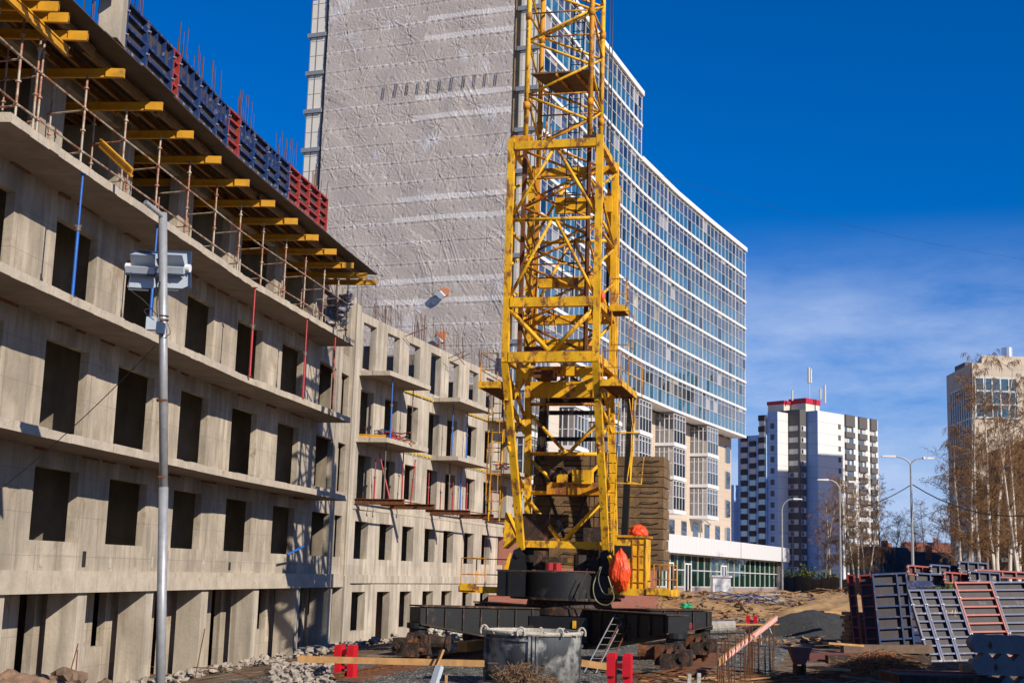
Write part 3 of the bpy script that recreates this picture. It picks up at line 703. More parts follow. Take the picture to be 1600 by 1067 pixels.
def bay(s, z, h=2.7):
    w_ = 1.75; r = D.objects.new('bay_window', None); COL.objects.link(r); r.parent = tw
    mb = MB(); fpiece(mb, s-w_-.12, s+w_+.12, z-.3, z, -1.8, .12); mb.build('floor_band', m_band, r)
    mb = MB(); fpiece(mb, s-w_, s+w_, z, z+h, -.02, 0); p, q = fpt(s-w_,-.0), fpt(s-w_,-1.78); mb.quad((q.x,q.y,z),(p.x,p.y,z),(p.x,p.y,z+h),(q.x,q.y,z+h)); p, q = fpt(s+w_,-.0), fpt(s+w_,-1.78); mb.quad((p.x,p.y,z),(q.x,q.y,z),(q.x,q.y,z+h),(p.x,p.y,z+h))
    mb.build('glazing', g_up, r)
    lo = MB(); fpiece(lo, s-w_*.9, s+w_, z+.03, z+1.2, .0, .012); lo.build('lower_pane', g_dk, r)
    mb = MB()
    for k in range(5): fpiece(mb, s-w_+k*w_/2-.04, s-w_+k*w_/2+.04, z, z+h, -.05, .05)
    for zz in (z+.02, z+1.2, z+h-.45, z+h-.04): fpiece(mb, s-w_, s+w_, zz, zz+.07, -.03, .04)
    for d_ in (-.45,-.9,-1.35):
        p = fpt(s-w_, d_); mb.box(p.x-.04,p.x+.04,p.y-.04,p.y+.04,z,z+h)
    for zz in (z+1.2, z+h-.45):
        p, q = fpt(s-w_,0), fpt(s-w_,-1.78); mb.beam((p.x,p.y,zz),(q.x,q.y,zz),.06,.07)
    mb.build('mullions', m_frame, r)
    mb = MB(); fpiece(mb, s-1.2, s+.2, z+.1, z+2.3, -1.78, -1.72); mb.build('balcony_door', m_frame, r)
def s_at(px, off, z):
    lo, hi = 0., FL+2
    for _ in range(40):
        m_ = (lo+hi)/2; p = fpt(m_, off, z)-Vector((0,0,CZ)); x = 800+FPX*p.dot(RV)/p.dot(F)
        if x < px: lo = m_
        else: hi = m_
    return (lo+hi)/2
for k, s in enumerate(bays):
    for z in (8.9, 12.0, 15.1): bay(s, z)
for px in (980, 1033, 1086.5, 1138):
    for z in (9.3, 12.4, 15.2): win(s_at(px, -1.8, z), z, 1.75, 1.9)
for px in (905, 935, 965, 990, 1011, 1029, 1049.5, 1068.5, 1086.5, 1104.5, 1121, 1139):
    win(s_at(px, -1.8, 7), 6.3, 1.8, 2.0)
for z in (6.3, 9.3, 12.4, 15.2):
    e2_ = fpt(FL+.02,-1.8)+(fpt(FL+.02,-14)-fpt(FL+.02,-1.8))*.0; mb = MB(); fpiece(mb, FL-1.6, FL-.5, z, z+1.9, -2.0, -1.785); mb.build('window', m_wframe, tw)

# ------------------------------------------------------------------ grey sheeting on the gable
def sheeting():
    u0, u1, z0, z1 = 1.6, GLN-1.85, 7.0, 46.0
    nu, nz = 330, 800
    U = np.linspace(u0, u1, nu); Z = np.linspace(z0, z1, nz); UU, ZZ = np.meshgrid(U, Z)
    ROW = 1.5; rg = np.random.default_rng(5)
    # rows of the sheeting climb slightly towards the camera side and sag
    H = np.zeros_like(UU)
    sl = ZZ + .02*np.sin(UU*.9)
    H += .03*np.sin(UU*1.3+ZZ*.35)*np.sin(ZZ*.8)
    ph = (sl/ROW) % 1.0
    seam = np.minimum(ph, 1-ph)*ROW
    H -= .008*np.exp(-(seam/.05)**2)
    H += .016*np.exp(-((ph*ROW-.12)/.05)**2)
    rows = np.arange(int(z0/ROW)-1, int(z1/ROW)+3)
    for r in rows:
        for half in (0, .5):
            zr = (r+half)*ROW
            step = .62 if half == 0 else 1.3
            for pu in np.arange(u0+rg.uniform(0,.4), u1+.3, step):
                pu_ = pu+rg.normal(0,.10); zc = zr-.02*math.sin(pu_*.9)+(rg.normal(0,.16) if half else 0)
                iu0, iu1 = np.searchsorted(U, pu_-1.2), np.searchsorted(U, pu_+1.2); iz0, iz1 = np.searchsorted(Z, zc-1.0), np.searchsorted(Z, zc+1.0)
                if iu1 <= iu0 or iz1 <= iz0: continue
                du = UU[iz0:iz1, iu0:iu1]-pu_; dz = ZZ[iz0:iz1, iu0:iu1]-zc; rr = np.sqrt(du*du+dz*dz)+1e-3; an = np.arctan2(dz, du)
                k = rg.integers(9, 17); amp = (.020 if half == 0 else .030)*rg.choice([.25,.6,1.,1.7])
                an2 = an+.12*np.sin(rr*3+rg.uniform(0,6))
                w_ = np.exp(-(rr/.55)**2)*np.minimum(rr/.16, 1.0)
                H[iz0:iz1, iu0:iu1] += amp*w_*(np.abs(np.sin(an2*k/2+rg.uniform(0,6)))-.5)
                H[iz0:iz1, iu0:iu1] -= (.022 if half == 0 else .03)*np.exp(-(rr/.12)**2)
    for _ in range(900):   # long diagonal creases
        cu, cz, a = rg.uniform(u0,u1), rg.uniform(z0,z1), rg.choice([-1,1])*rg.uniform(.5,1.4); L_ = rg.uniform(.3,1.1); wd = rg.uniform(.02,.04)
        iu0, iu1 = np.searchsorted(U, cu-1.3), np.searchsorted(U, cu+1.3); iz0, iz1 = np.searchsorted(Z, cz-1.3), np.searchsorted(Z, cz+1.3)
        du = UU[iz0:iz1, iu0:iu1]-cu; dz = ZZ[iz0:iz1, iu0:iu1]-cz
        t_ = du*math.cos(a)+dz*math.sin(a); n_ = -du*math.sin(a)+dz*math.cos(a)+.15*t_*t_
        H[iz0:iz1, iu0:iu1] += rg.uniform(.006,.022)*np.exp(-(n_/wd)**2)*np.exp(-(t_/L_)**2)
    for _ in range(60):   # broad gathered folds
        cu, cz, a = rg.uniform(u0,u1), rg.uniform(z0,z1), rg.choice([-1,1])*rg.uniform(.4,1.3); L_ = rg.uniform(.8,1.8); wd = rg.uniform(.06,.12)
        iu0, iu1 = np.searchsorted(U, cu-2), np.searchsorted(U, cu+2); iz0, iz1 = np.searchsorted(Z, cz-2), np.searchsorted(Z, cz+2)
        du = UU[iz0:iz1, iu0:iu1]-cu; dz = ZZ[iz0:iz1, iu0:iu1]-cz; t_ = du*math.cos(a)+dz*math.sin(a); n_ = -du*math.sin(a)+dz*math.cos(a)+.04*t_*t_
        for q in (-2,-1,0,1,2): H[iz0:iz1, iu0:iu1] += rg.uniform(.008,.03)*np.exp(-((n_-q*.2)/wd)**2)*np.exp(-(t_/L_)**2)
    H = H*1.0+.42
    P = np.stack([GA.x+gd.x*UU+gn.x*H, GA.y+gd.y*UU+gn.y*H, ZZ], -1).reshape(-1,3)
    me = D.meshes.new('sheeting'); i = np.arange(nz*nu).reshape(nz,nu)
    q = np.stack([i[:-1,:-1], i[:-1,1:], i[1:,1:], i[1:,:-1]], -1).reshape(-1,4)
    me.vertices.add(len(P)); me.vertices.foreach_set('co', P.ravel()); me.loops.add(q.size); me.loops.foreach_set('vertex_index', q.ravel())
    me.polygons.add(len(q)); me.polygons.foreach_set('loop_start', np.arange(0,q.size,4)); me.polygons.foreach_set('loop_total', np.full(len(q),4)); me.polygons.foreach_set('use_smooth', np.ones(len(q),bool))
    me.update(calc_edges=True)
    dash = ((UU/.62+np.floor(sl/ROW)*.37) % 1.0) < .72
    A = np.exp(-((ph*ROW-.10)/.055)**2)*dash*(.5+.5*np.sin(UU*.7+np.floor(sl/ROW)*2.3))
    A += np.where((np.sin(np.floor(sl/ROW)*7.7)>.3)&(np.abs(ph*ROW-.35)<.16)&(UU>u0+9*np.abs(np.sin(np.floor(sl/ROW)*3.1))), .5, 0)
    at = me.attributes.new('seam','FLOAT','POINT'); at.data.foreach_set('value', np.clip(A,0,1).ravel().astype(np.float32)); return me
m_sheet = mat('grey_plastic_sheeting', (.49,.435,.385), .6, spec=.35, var=.12, vscale=.6, bump=.35, bscale=5, dust=((.60,.58,.57),.35,.58))
t = m_sheet.node_tree; an_ = N(t,'ShaderNodeAttribute'); an_.attribute_name = 'seam'; bs_ = t.nodes['Principled BSDF']; old = bs_.inputs['Base Color'].links[0].from_socket
mxs = N(t,'ShaderNodeMix'); mxs.data_type = 'RGBA'; t.links.new(an_.outputs['Fac'], mxs.inputs['Factor']); t.links.new(old, mxs.inputs['A']); mxs.inputs['B'].default_value = (.80,.78,.76,1); t.links.new(mxs.outputs['Result'], bs_.inputs['Base Color'])
me = sheeting(); me.materials.append(m_sheet); o = D.objects.new('sheeting', me); COL.objects.link(o)
tag(o, 'huge wrinkled grey plastic sheeting pinned in rows over the gable of the tower', 'sheeting')
# torn patches
for k, (px, py, lb) in enumerate(((693,456,'upper torn flap in the grey sheeting showing orange brick'),(689,527,'lower torn hole in the grey sheeting showing orange brick'))):
    d_ = ray(px, py); Pg = GA+gn*.5; tt = (Pg.x*gn.x+Pg.y*gn.y)/(d_.x*gn.x+d_.y*gn.y); c = Vector((d_.x*tt, d_.y*tt, CZ+d_.z*tt)); t_ = thing('torn_patch', lb, 'torn patch', c, 0, 'tears in the sheeting')
    r2 = random.Random(k); pts = []
    for q in range(11):
        an = 2*math.pi*q/11; rr = .42*r2.uniform(.6,1.25); pts.append((gd.x*math.cos(an)*rr, gd.y*math.cos(an)*rr, math.sin(an)*rr*(1.15 if k else .8)))
    mb = MB(); mb.extr(pts, (gn.x*.03, gn.y*.03, 0)); mb.build('exposed_brick', mat('orange_brick_%d' % k, (.75,.27,.12), .9, var=.3, vscale=8), t_)
    mb = MB(); base = Vector((gn.x*.1, gn.y*.1, 0)); 
    fl = [Vector((gd.x*a_, gd.y*a_, b_)) for a_, b_ in ((-.6,-.05),(-.1,-.45),(.25,-.3),(-.15,.08))]
    mb.extr([f+base for f in fl], (gn.x*.2, gn.y*.2, -.1)); mb.build('loose_flap', m_lamp, t_)
# cluster of dark tie bars behind the sheeting row
mb = MB()
for k in range(11):
    px = 602+k*17.6; py = 143-k*2.2; d_ = ray(px, py); Pg = GA+gn*.42; tt = (Pg.x*gn.x+Pg.y*gn.y)/(d_.x*gn.x+d_.y*gn.y); c = Vector((d_.x*tt, d_.y*tt, CZ+d_.z*tt))
    for j in (-.06,.08):
        p = c+gd*j; mb.beam((p.x+gn.x*.1,p.y+gn.y*.1,p.z-.45),(p.x+gn.x*.1+.05,p.y+gn.y*.1,p.z+.45),.035,.02)
m_tie = mat('dark_tie', (.16,.13,.12), .8)
tag(mb.build('tie_strips', m_tie), 'row of short dark paired strips across one row of the grey sheeting', 'ties')

m_mint = mat('mint_column_paint', (.30,.52,.42), .6, var=.1)
# ------------------------------------------------------------------ shop podium in front of the tower
pod = thing('shop_podium', 'low shop building with a white fascia over green glass at the foot of the tower', 'building', (0,0,0))
PA = Vector((6.5,101,0)); PB = Vector((31.0,153.5,0)); pd = (PB-PA).normalized(); pn = Vector((pd.y,-pd.x,0)); PL = (PB-PA).length
def ppt(u, off, z): p = PA+pd*u+pn*off; return (p.x,p.y,z)
def pbox(mb, u0, u1, z0, z1, o0, o1):
    mb.hexa([ppt(u0,o1,z0),ppt(u1,o1,z0),ppt(u1,o0,z0),ppt(u0,o0,z0)], [ppt(u0,o1,z1),ppt(u1,o1,z1),ppt(u1,o0,z1),ppt(u0,o0,z1)])
mb = MB(); pbox(mb, -2, PL+1.0, 4.85, 6.4, -16, .8); mb.build('fascia', m_white, pod)
mb = MB(); pbox(mb, -2, PL+.5, .0, 1.95, -.35, 0); mb.build('plinth', m_taupe, pod)
mb = MB(); pbox(mb, PL-1.1, PL+.45, 1.95, 4.84, -12, .04); pbox(mb, PL-1.1, PL+.45, 0, 1.95, -12, .04); mb.build('end_wall', m_taupe, pod)
mb = MB(); pbox(mb, -2, PL-1.2, .5, 4.85, -9, -8.7); mb.build('back_wall', m_inner, pod)
mb = MB(); pbox(mb, -2, PL-1.2, 1.3, 1.9, -8.7, -.4); mb.build('shop_floor', m_inner, pod)
mb = MB(); pbox(mb, -2, PL-1.1, 1.96, 4.84, -.12, -.10); mb.build('shop_glazing', g_gr, pod)
for k in range(18):
    u = -1+k*3.2
    if u > PL-2: break
    mb = MB(); c = ppt(u,-1.2,0); mb.lathe([(.38,1.9),(.38,4.84)], 14, (c[0],c[1])); mb.build('column', m_mint, pod, True)
mb = MB()
for k in range(29):
    u = -2+k*2.05
    if u < PL-1.1: pbox(mb, u-.035, u+.035, 1.96, 4.84, -.13, -.05)
for z in (1.98, 3.45, 4.78): pbox(mb, -2, PL-1.1, z-.05, z+.05, -.15, -.03)
mb.build('window_frame', m_frame, pod)
for u in (17.2, 22.4, 34.0):
    dr = MB()
    for a_ in (0,.95,1.9): pbox(dr, u+a_-.06, u+a_+.06, .9 if u < 30 else 2, 4.0, -.05, .06)
    pbox(dr, u-.06, u+1.96, 3.94, 4.06, -.05, .06); d_ = dr.build('door', m_band, pod)
    gl = MB(); pbox(gl, u+.06, u+1.84, .95 if u < 30 else 2.0, 3.9, .005, .02); gl.build('pane', g_win, d_)
mb = MB(); a = ppt(26.5,.2,6.4); mb.path([a,(a[0],a[1],7.6),(a[0]+.5,a[1]+.8,8.1),(a[0]+1.2,a[1]+1.6,7.7)], .05, 6); mb.build('roof_lamp', m_wframe, pod)

m_tan2 = mat('sand_panel', (.5,.42,.33), .8)
# ================================================================== white tower block far behind, blue shade put into its side colour
S = 6.30
m_tow_shade = mat('blue_shade_facade_panel', (.26,.42,.66), .7, var=.05, vscale=.3, joint=[(2,2.8,.10)])  # white panel tinted blue, shade of the left-facing sides put into the colour
bt = thing('tower_block', 'white and grey panel tower block far behind, with antennas and red trim on its roof', 'building', (0,0,0))
e1 = Vector((.75,.66,0)); e2 = Vector((-.66,.75,0))
def bx(mb, O, a0, a1, b0, b1, z0, z1):
    P = lambda a, b, z: (O.x+e1.x*a+e2.x*b, O.y+e1.y*a+e2.y*b, z)
    mb.hexa([P(a0,b0,z0),P(a1,b0,z0),P(a1,b1,z0),P(a0,b1,z0)], [P(a0,b0,z1),P(a1,b0,z1),P(a1,b1,z1),P(a0,b1,z1)])
OR = atY(1279, 800, 333); OR.z = 0; zR = 2.8+(909.5-645)/S
mb = MB(); bx(mb, OR, 0, 26.3, 0, 14, 0, zR); mb.build('right_wing', m_tow_w, bt)
OL = atY(1215.5, 800, 333); OL.z = 0; zL = zR-.6
mb = MB(); bx(mb, OL, 0, 4.2, 0, 3.1, 0, zL); mb.build('left_wing', m_tow_w, bt)
mb = MB(); bx(mb, OL, -.6, 4, 3.1, 12, 0, zL-5.6); bx(mb, OL, -.2, 4, 3.1, 5.2, 0, zL-.6); bx(mb, OL, -.03, 0, .0, 3.1, 0, zL); bx(mb, OR, -.04, 0, 0, 6, 0, zR); mb.build('blue_shaded_sides', m_tow_shade, bt)
OM = atY(1236, 800, 338); OM.z = 0
mb = MB(); bx(mb, OM, 0, 9, -1.0, 9, 0, zL+.4); mb.build('middle_wing', m_tow_d, bt)
OM2 = atY(1251.5, 800, 333.5); OM2.z = 0
mb = MB(); bx(mb, OM2, -.2, 2.3, 0, 6, 0, zL+.8); mb.build('stair_bay', m_tow_g, bt)
for k in range(13):
    z = zL-4.5-k*2.9
    mb = MB(); bx(mb, OM2, .2, 2.2, -.04, .0, z, z+1.25); f_ = mb.build('window', m_frame, bt)
    mb = MB(); bx(mb, OM2, .35, 1.1, -.07, -.04, z+.1, z+1.15); mb.build('pane', g_win, f_)
    mb = MB(); bx(mb, OM2, -.24, -.2, .6, 4.6, z, z+1.25); f_ = mb.build('window', m_frame, bt)
    mb = MB(); bx(mb, OM2, -.27, -.24, 1.9, 3.0, z+.1, z+1.15); mb.build('pane', g_win, f_)
    # small windows beside balcony columns on the right wing
    mb = MB(); z2 = zR-3.9-k*2.8; bx(mb, OR, 8.6, 9.7, -.05, 0, z2, z2+1.3); mb.build('window', m_tow_g, bt)
    for c, (a0, a1) in enumerate(((11.4,15.3),(17.3,20.8),(22.6,25.3))):
        zz = zR-2.9-k*2.8-c*.15
        mb = MB(); bx(mb, OR, a0, a1, -.02, 0, zz-1.35, zz); f_ = mb.build('window', m_wframe, bt)
        mb = MB()
        n = 4
        for q in range(n):
            mb.cur = rs.choice([0,0,1,1]); bx(mb, OR, a0+(a1-a0)*q/n+.08, a0+(a1-a0)*(q+1)/n-.08, -.06, -.02, zz-1.25, zz-.1)
        mb.build('pane', [g_win, m_frame], f_)
for (a0, a1) in ((11.4,15.3),(17.3,20.8),(22.6,25.3)):
    mb = MB(); z = zR+.1
    mb2 = None
    bx(mb, OR, a0-.05, a1+.05, -.5, 0, zR-2.9, zR+.1)
    mb.build('balcony_front', m_tow_g, bt)
    for k in range(13): mb = MB(); bx(mb, OR, a0-.05, a1+.05, -.5, 0, zR-5.7-k*2.8, zR-4.25-k*2.8); mb.build('balcony_front', m_tow_g, bt)
for k in range(13):
    for c, b0 in enumerate((3.3, 6.2, 8.9)):
        top = zL-(.6 if c == 0 else 5.6)
        z = top-1.3-k*2.8
        if z < 0: continue
        mb = MB(); bx(mb, OL, -1.0, -.2 if c == 0 else -.6, b0, b0+2.0, z-(.2 if c != 1 else 1.4), z+1.2-(0 if c != 1 else 1.4)); mb.build('balcony_front', m_tow_d, bt)
        mb = MB(); bx(mb, OL, -.75, -.61, b0+.1, b0+1.9, z-1.5-(0 if c != 1 else 1.4), z-.2-(0 if c != 1 else 1.4)); mb.build('window', m_frame if k < 3 else g_win, bt)
    z = zL-4.2-k*2.8
    mb = MB(); bx(mb, OL, -.05, 0, 1.0, 2.2, z, z+1.4); mb.build('window', m_tow_g, bt)
OW = OL+e2*12; 
mb = MB(); bx(mb, OW, -2.2, 5, 0, 9, 0, zL-18); mb.build('low_wing', m_tow_shade, bt)
for k in range(8):
    z = zL-21-k*2.8
    if z > 0:
        mb = MB(); bx(mb, OW, -2.25, -2.2, 1.0, 2.3, z, z+1.4); bx(mb, OW, -2.25, -2.2, 4.0, 5.3, z, z+1.4); mb.build('window', m_tow_g, bt)
ztp = zR+.3
A1 = atY(1236, 640, 340); A2 = atY(1268, 640, 338)
mb = MB(); bx(mb, Vector((A1.x,A1.y,0)), -3.0, 3.0, 0, 5, zL, zL+2.6); bx(mb, Vector((A2.x,A2.y,0)), -2.4, 3.4, 0, 5, zL, zL+2.8); mb.build('roof_cabin', m_cream, bt)
mb = MB(); bx(mb, Vector((A1.x,A1.y,0)), -3.2, 3.2, -.2, 5.2, zL+2.6, zL+3.5); bx(mb, Vector((A2.x,A2.y,0)), -2.6, 3.6, -.2, 5.2, zL+2.8, zL+4.1); mb.build('red_trim', m_tred, bt)
for px, z0, z1, r in ((1238,zL+3.4,zL+6,.25),(1265,zL+4,zL+12,.12),(1264,zL+8,zL+12,.35),(1267,zL+8,zL+11.6,.35),(1289,zL+3,zL+7.6,.3),(1282,zL+4,zL+6.6,.25)):
    p = atY(px, 640, 337); mb = MB(); mb.tube((p.x,p.y,z0),(p.x,p.y,z1), r, 6); mb.build('antenna', m_frame, bt)

fb = thing('added_shade_tower', 'unseen tower added beyond the right edge to shade the foot of the far block', 'building', (124,285,0), math.radians(-44.6))  # unseen tower, added only to cast shade on the far block
mb = MB(); mb.box(-7,7,-10,11,0,70); mb.build('wall', m_tan2, fb); mb = MB(); mb.box(-7.3,7.3,-10.3,11.3,70,70.8); mb.build('roof', m_tow_d, fb)
for k in range(20):
    for j in range(4): mb = MB(); mb.box(-7.05,-7,-8.5+j*4.8,-6+j*4.8,2+k*3.3,3.8+k*3.3); mb.build('window', g_win, fb)
# ================================================================== office block on the right behind the birches
ob = thing('office_block', 'tan and glass office block behind the birch trees at the right edge', 'building', (0,0,0))
YO = 170; O2 = atY(1484, 800, YO); O2.z = 0
so = 2100/YO
def P2(a, b, z): return (O2.x+a, O2.y+b, z)
zt0 = 2.8+(917.5-592)/so
m_tan = mat('tan_stone_cladding', (.48,.40,.31), .7, var=.12, vscale=1, joint=[(2,.75,.03),(0,1.2,.03)])
mb = MB(); mb.hexa([P2(0,0,0),P2(-.5,-11,0),P2(34,-9,0),P2(34,22,0)],[P2(0,0,zt0),P2(-.5,-11,zt0),P2(34,-9,zt0),P2(34,22,zt0)]); mb.build('wall', m_tan, ob)
mb = MB(); mb.hexa([P2(1.2,-9.6,zt0),P2(33,-8,zt0),P2(38,10,zt0),P2(4,2,zt0)],[P2(1.2,-9.6,zt0+1.2),P2(33,-8,zt0+1.2),P2(38,10,zt0+1.2),P2(4,2,zt0+1.2)]); mb.build('upper_wall', m_tan, ob)
def obq(mb, t0, t1, z0, z1, side, off=.06, th=.1):
    a, b = (Vector(P2(0,0,0)), Vector(P2(-.5,-11,0))) if side == 0 else (Vector(P2(-.5,-11,0)), Vector(P2(34,-9,0)))
    d = (b-a).normalized(); n = Vector((d.y,-d.x,0)); p, q = a+d*t0, a+d*t1
    mb.hexa([(*(p+n*off).xy,z0),(*(q+n*off).xy,z0),(*(q-n*th).xy,z0),(*(p-n*th).xy,z0)],[(*(p+n*off).xy,z1),(*(q+n*off).xy,z1),(*(q-n*th).xy,z1),(*(p-n*th).xy,z1)])
g_teal = glass('teal_glass', (.25,.45,.45), .15, (.03,.10,.10), .4)
for side, t0, t1, z0, z1, nx in ((0,2.0,10.6,14.5,26.6,9),(1,.3,5.4,22.6,27.4,5),(1,7.8,11.8,16.5,19.5,3)):
    mb = MB(); obq(mb, t0, t1, z0, z1, side); g_ = mb.build('window', g_teal, ob)
    mb = MB()
    for k in range(nx+1): s_ = t0+(t1-t0)*k/nx; obq(mb, s_-.08, s_+.08, z0, z1, side, .16, -.06)
    for k in range(4): z = z0+(z1-z0)*k/3; obq(mb, t0, t1, z-.1, z+.1, side, .14, -.06)
    mb.build('window_frame', m_frame, g_)
for k in range(5):
    for j in range(3):
        mb = MB(); obq(mb, 2.3+j*3.3, 3.9+j*3.3, 2+k*2.8, 3.8+k*2.8, 0); mb.build('window', g_win, ob)
    for j in range(6):
        mb = MB(); obq(mb, 2+j*3.0, 3.4+j*3.0, 2+k*2.9, 3.9+k*2.9, 1); mb.build('window', g_win, ob)
mb = MB(); c = atY(1574, 560, 176); mb.tube((c.x,c.y,c.z-1.6),(c.x,c.y,c.z+1.4),.75,14); mb.build('roof_vent', mat('bright_duct', (.62,.64,.66), .3, metal=.8), ob)
mb = MB(); mb.box(c.x-1.4,c.x+1.4,c.y-1,c.y+1,zt0+1.5,c.z-1.5); mb.build('vent_housing', m_band, ob)
mb = MB(); a = atY(1508,582,172); mb.box(a.x,a.x+3,a.y,a.y+4,zt0-.5,zt0+2.2); mb.build('roof_cabin', m_tow_g, ob)
# brick block further right behind trees
db = thing('dark_block', 'dark brown residential block half hidden by the birches at the far right', 'building', (0,0,0))
a = atY(1545, 800, 150); mb = MB(); mb.hexa([(a.x,a.y,0),(a.x+9,a.y-14,0),(a.x+30,a.y+2,0),(a.x+18,a.y+16,0)],[(a.x,a.y,17.5),(a.x+9,a.y-14,21.5),(a.x+30,a.y+2,21.5),(a.x+18,a.y+16,17.5)]); mb.build('wall', mat('dark_brown_plaster', (.13,.08,.05), .9, var=.3, vscale=.5), db)
for k in range(5):
    for j in range(5):
        p = Vector((a.x,a.y,0))+Vector((9,-14,0)).normalized()*(1.5+j*3.1); d = Vector((9,-14,0)).normalized(); n = Vector((d.y,-d.x,0))
        mb = MB(); mb.beam(p+n*.02+Vector((0,0,3.3+k*3)), p+d*1.3+n*.02+Vector((0,0,3.3+k*3)), .1, 1.6); mb.build('window', g_win, db)

# ------------------------------------------------------------------ small houses in the gap
def house(px, Y, W, Dp, hz, hr, wallm, roofm, label, base=1.2, rot=.3, wn=3):
    p = atY(px, 900, Y); t_ = thing('small_house', label, 'house', (p.x,Y,base), rot, 'small old houses in the gap between the tower blocks')
    mb = MB(); mb.box(-W/2,W/2,0,Dp,0,hz); mb.build('wall', wallm, t_)
    mb = MB(); o_ = .5
    mb.extr([(-W/2-o_,-o_,hz),(-W/2-o_,Dp+o_,hz),(-W/2-o_,Dp/2,hz+hr)], (W+2*o_,0,0)); rf = mb.build('roof', roofm, t_)
    mb = MB(); mb.box(-.6,.2,Dp*.3,Dp*.3+.7,hz+.6,hz+hr+.9); mb.build('chimney', m_brick, rf)
    for k in range(wn):
        x = -W/2+W*(k+.5)/wn; mb = MB(); mb.box(x-.75,x+.75,-.06,0,hz*.35,hz*.35+1.6); f_ = mb.build('window', m_band, t_)
        mb = MB(); mb.box(x-.5,x+.5,-.09,-.06,hz*.35+.25,hz*.35+1.35); mb.build('pane', g_win, f_)
m_hgreen = mat('faded_green_boards', (.11,.15,.10), .8, var=.3); m_hbrown = mat('brown_boards', (.22,.12,.07), .8, var=.3); m_roofg = mat('dark_grey_roof', (.075,.062,.06), .8, var=.3, vscale=1); m_hcream = mat('cream_plaster', (.42,.34,.24), .8)
house(1397, 200, 7, 8, 4.2, 2.8, m_hgreen, m_roofg, 'green old house with white windows just right of the tower block', rot=.15)
house(1462, 190, 13, 8, 2.9, 3.3, m_hbrown, m_roofg, 'brown old house with a broad grey roof left of the office block', rot=-.05, wn=5)
house(1402, 280, 9, 8, 6.5, 2.6, m_hcream, m_roofg, 'cream house with a reddish roof behind the green house', rot=.2, wn=6)
house(1472, 270, 12, 8, 7.6, 2.4, m_hbrown, mat('rust_red_roof', (.22,.07,.04), .8), 'tall brown house behind the broad grey roof', rot=0., wn=5)
# ================================================================== ground
def gz(x, y):
    w_ = (x - np.interp(y, [a[1] for a in WALL], [a[0] for a in WALL])) if y < 80 else 99
    z = 0.0
    if w_ < 3.5: z -= .55*(1-max(0,w_)/3.5)
    r = np.interp(y, [48, 62, 80, 100, 130, 400], [0, .25, .75, 1.15, 1.3, 1.4])
    k = np.interp(x, [-2, 8], [.35, 1.0]) if y < 100 else 1.
    z += r*k
    if 50 < y < 125 and x > 2:
        e = math.sin(math.pi*(y-50)/75)*min(1,(x-2)/5)
        z += e*(.42*mnoise.noise(Vector((x*.16, y*.09, 3.1)))+.34*mnoise.noise(Vector((x*.5, y*.3, 9.1)))+.22*mnoise.noise(Vector((x*1.7, y*1.1, 1.1)))+.08)
    # sand bank
    z += .75*math.exp(-((y-86)/11)**2)*max(0,min(1,(x-7)/4))*(1+.5*mnoise.noise(Vector((x*.22,y*.15,5))))
    z += .03*mnoise.noise(Vector((x*1.3, y*1.3, 0)))
    return z
def axis(segs):
    o = []
    for a, b, st in segs: o += list(np.arange(a, b, st))
    return o
XS = axis([(-2500,-300,400),(-300,-60,40),(-60,-14,5),(-14,45,.45),(45,80,3),(80,300,30),(300,2600,400)]); YS = axis([(-300,10,30),(10,120,.5),(120,200,4),(200,500,50),(500,5000,600)])
vs = []; 
for y in YS:
    for x in XS: vs.append((x, y, gz(x, y) if (-20 < x < 80 and 5 < y < 400) else (1.4 if y > 100 else 0)))
fs = []; nx_ = len(XS)
for j in range(len(YS)-1):
    for i in range(nx_-1): a = j*nx_+i; fs.append((a, a+1, a+nx_+1, a+nx_))
mb = MB(); mb.v = vs; mb.f = fs; mb.m = [0]*len(fs)
m_gr = D.materials.new('site_ground'); m_gr.use_nodes = True; t = m_gr.node_tree; Lk = t.links.new; b = t.nodes['Principled BSDF']; b.inputs['Roughness'].default_value = .95; b.inputs['Specular IOR Level'].default_value = .15
co = N(t,'ShaderNodeTexCoord').outputs['Object']
def nn(sc_, det=7, rg=.65):
    n = N(t,'ShaderNodeTexNoise'); n.inputs['Scale'].default_value = sc_; n.inputs['Detail'].default_value = det; n.inputs['Roughness'].default_value = rg; Lk(co, n.inputs['Vector']); return n.outputs['Fac']
def ramp(v, stops):
    r = N(t,'ShaderNodeValToRGB'); Lk(v, r.inputs[0]); e = r.color_ramp.elements
    e[0].position, e[0].color = stops[0][0], (*stops[0][1],1); e[1].position, e[1].color = stops[-1][0], (*stops[-1][1],1)
    for p_, c_ in stops[1:-1]: q = e.new(p_); q.color = (*c_,1)
    return r.outputs[0]
def mixc(f, a, b_):
    n = N(t,'ShaderNodeMix'); n.data_type = 'RGBA'; Lk(f, n.inputs['Factor']); Lk(a, n.inputs['A']); Lk(b_, n.inputs['B']); return n.outputs['Result']
sand = ramp(nn(.5), [(.35,(.40,.24,.11)),(.5,(.48,.30,.14)),(.62,(.30,.19,.11)),(.72,(.42,.33,.24))])
dirt = ramp(nn(1.1), [(.3,(.07,.05,.035)),(.48,(.17,.115,.075)),(.58,(.26,.19,.13)),(.68,(.34,.28,.21)),(.78,(.09,.06,.04))])
sp = N(t,'ShaderNodeSeparateXYZ'); Lk(co, sp.inputs[0])
mr = N(t,'ShaderNodeMapRange'); mr.inputs['From Min'].default_value = 56; mr.inputs['From Max'].default_value = 66; Lk(sp.outputs['Y'], mr.inputs['Value'])
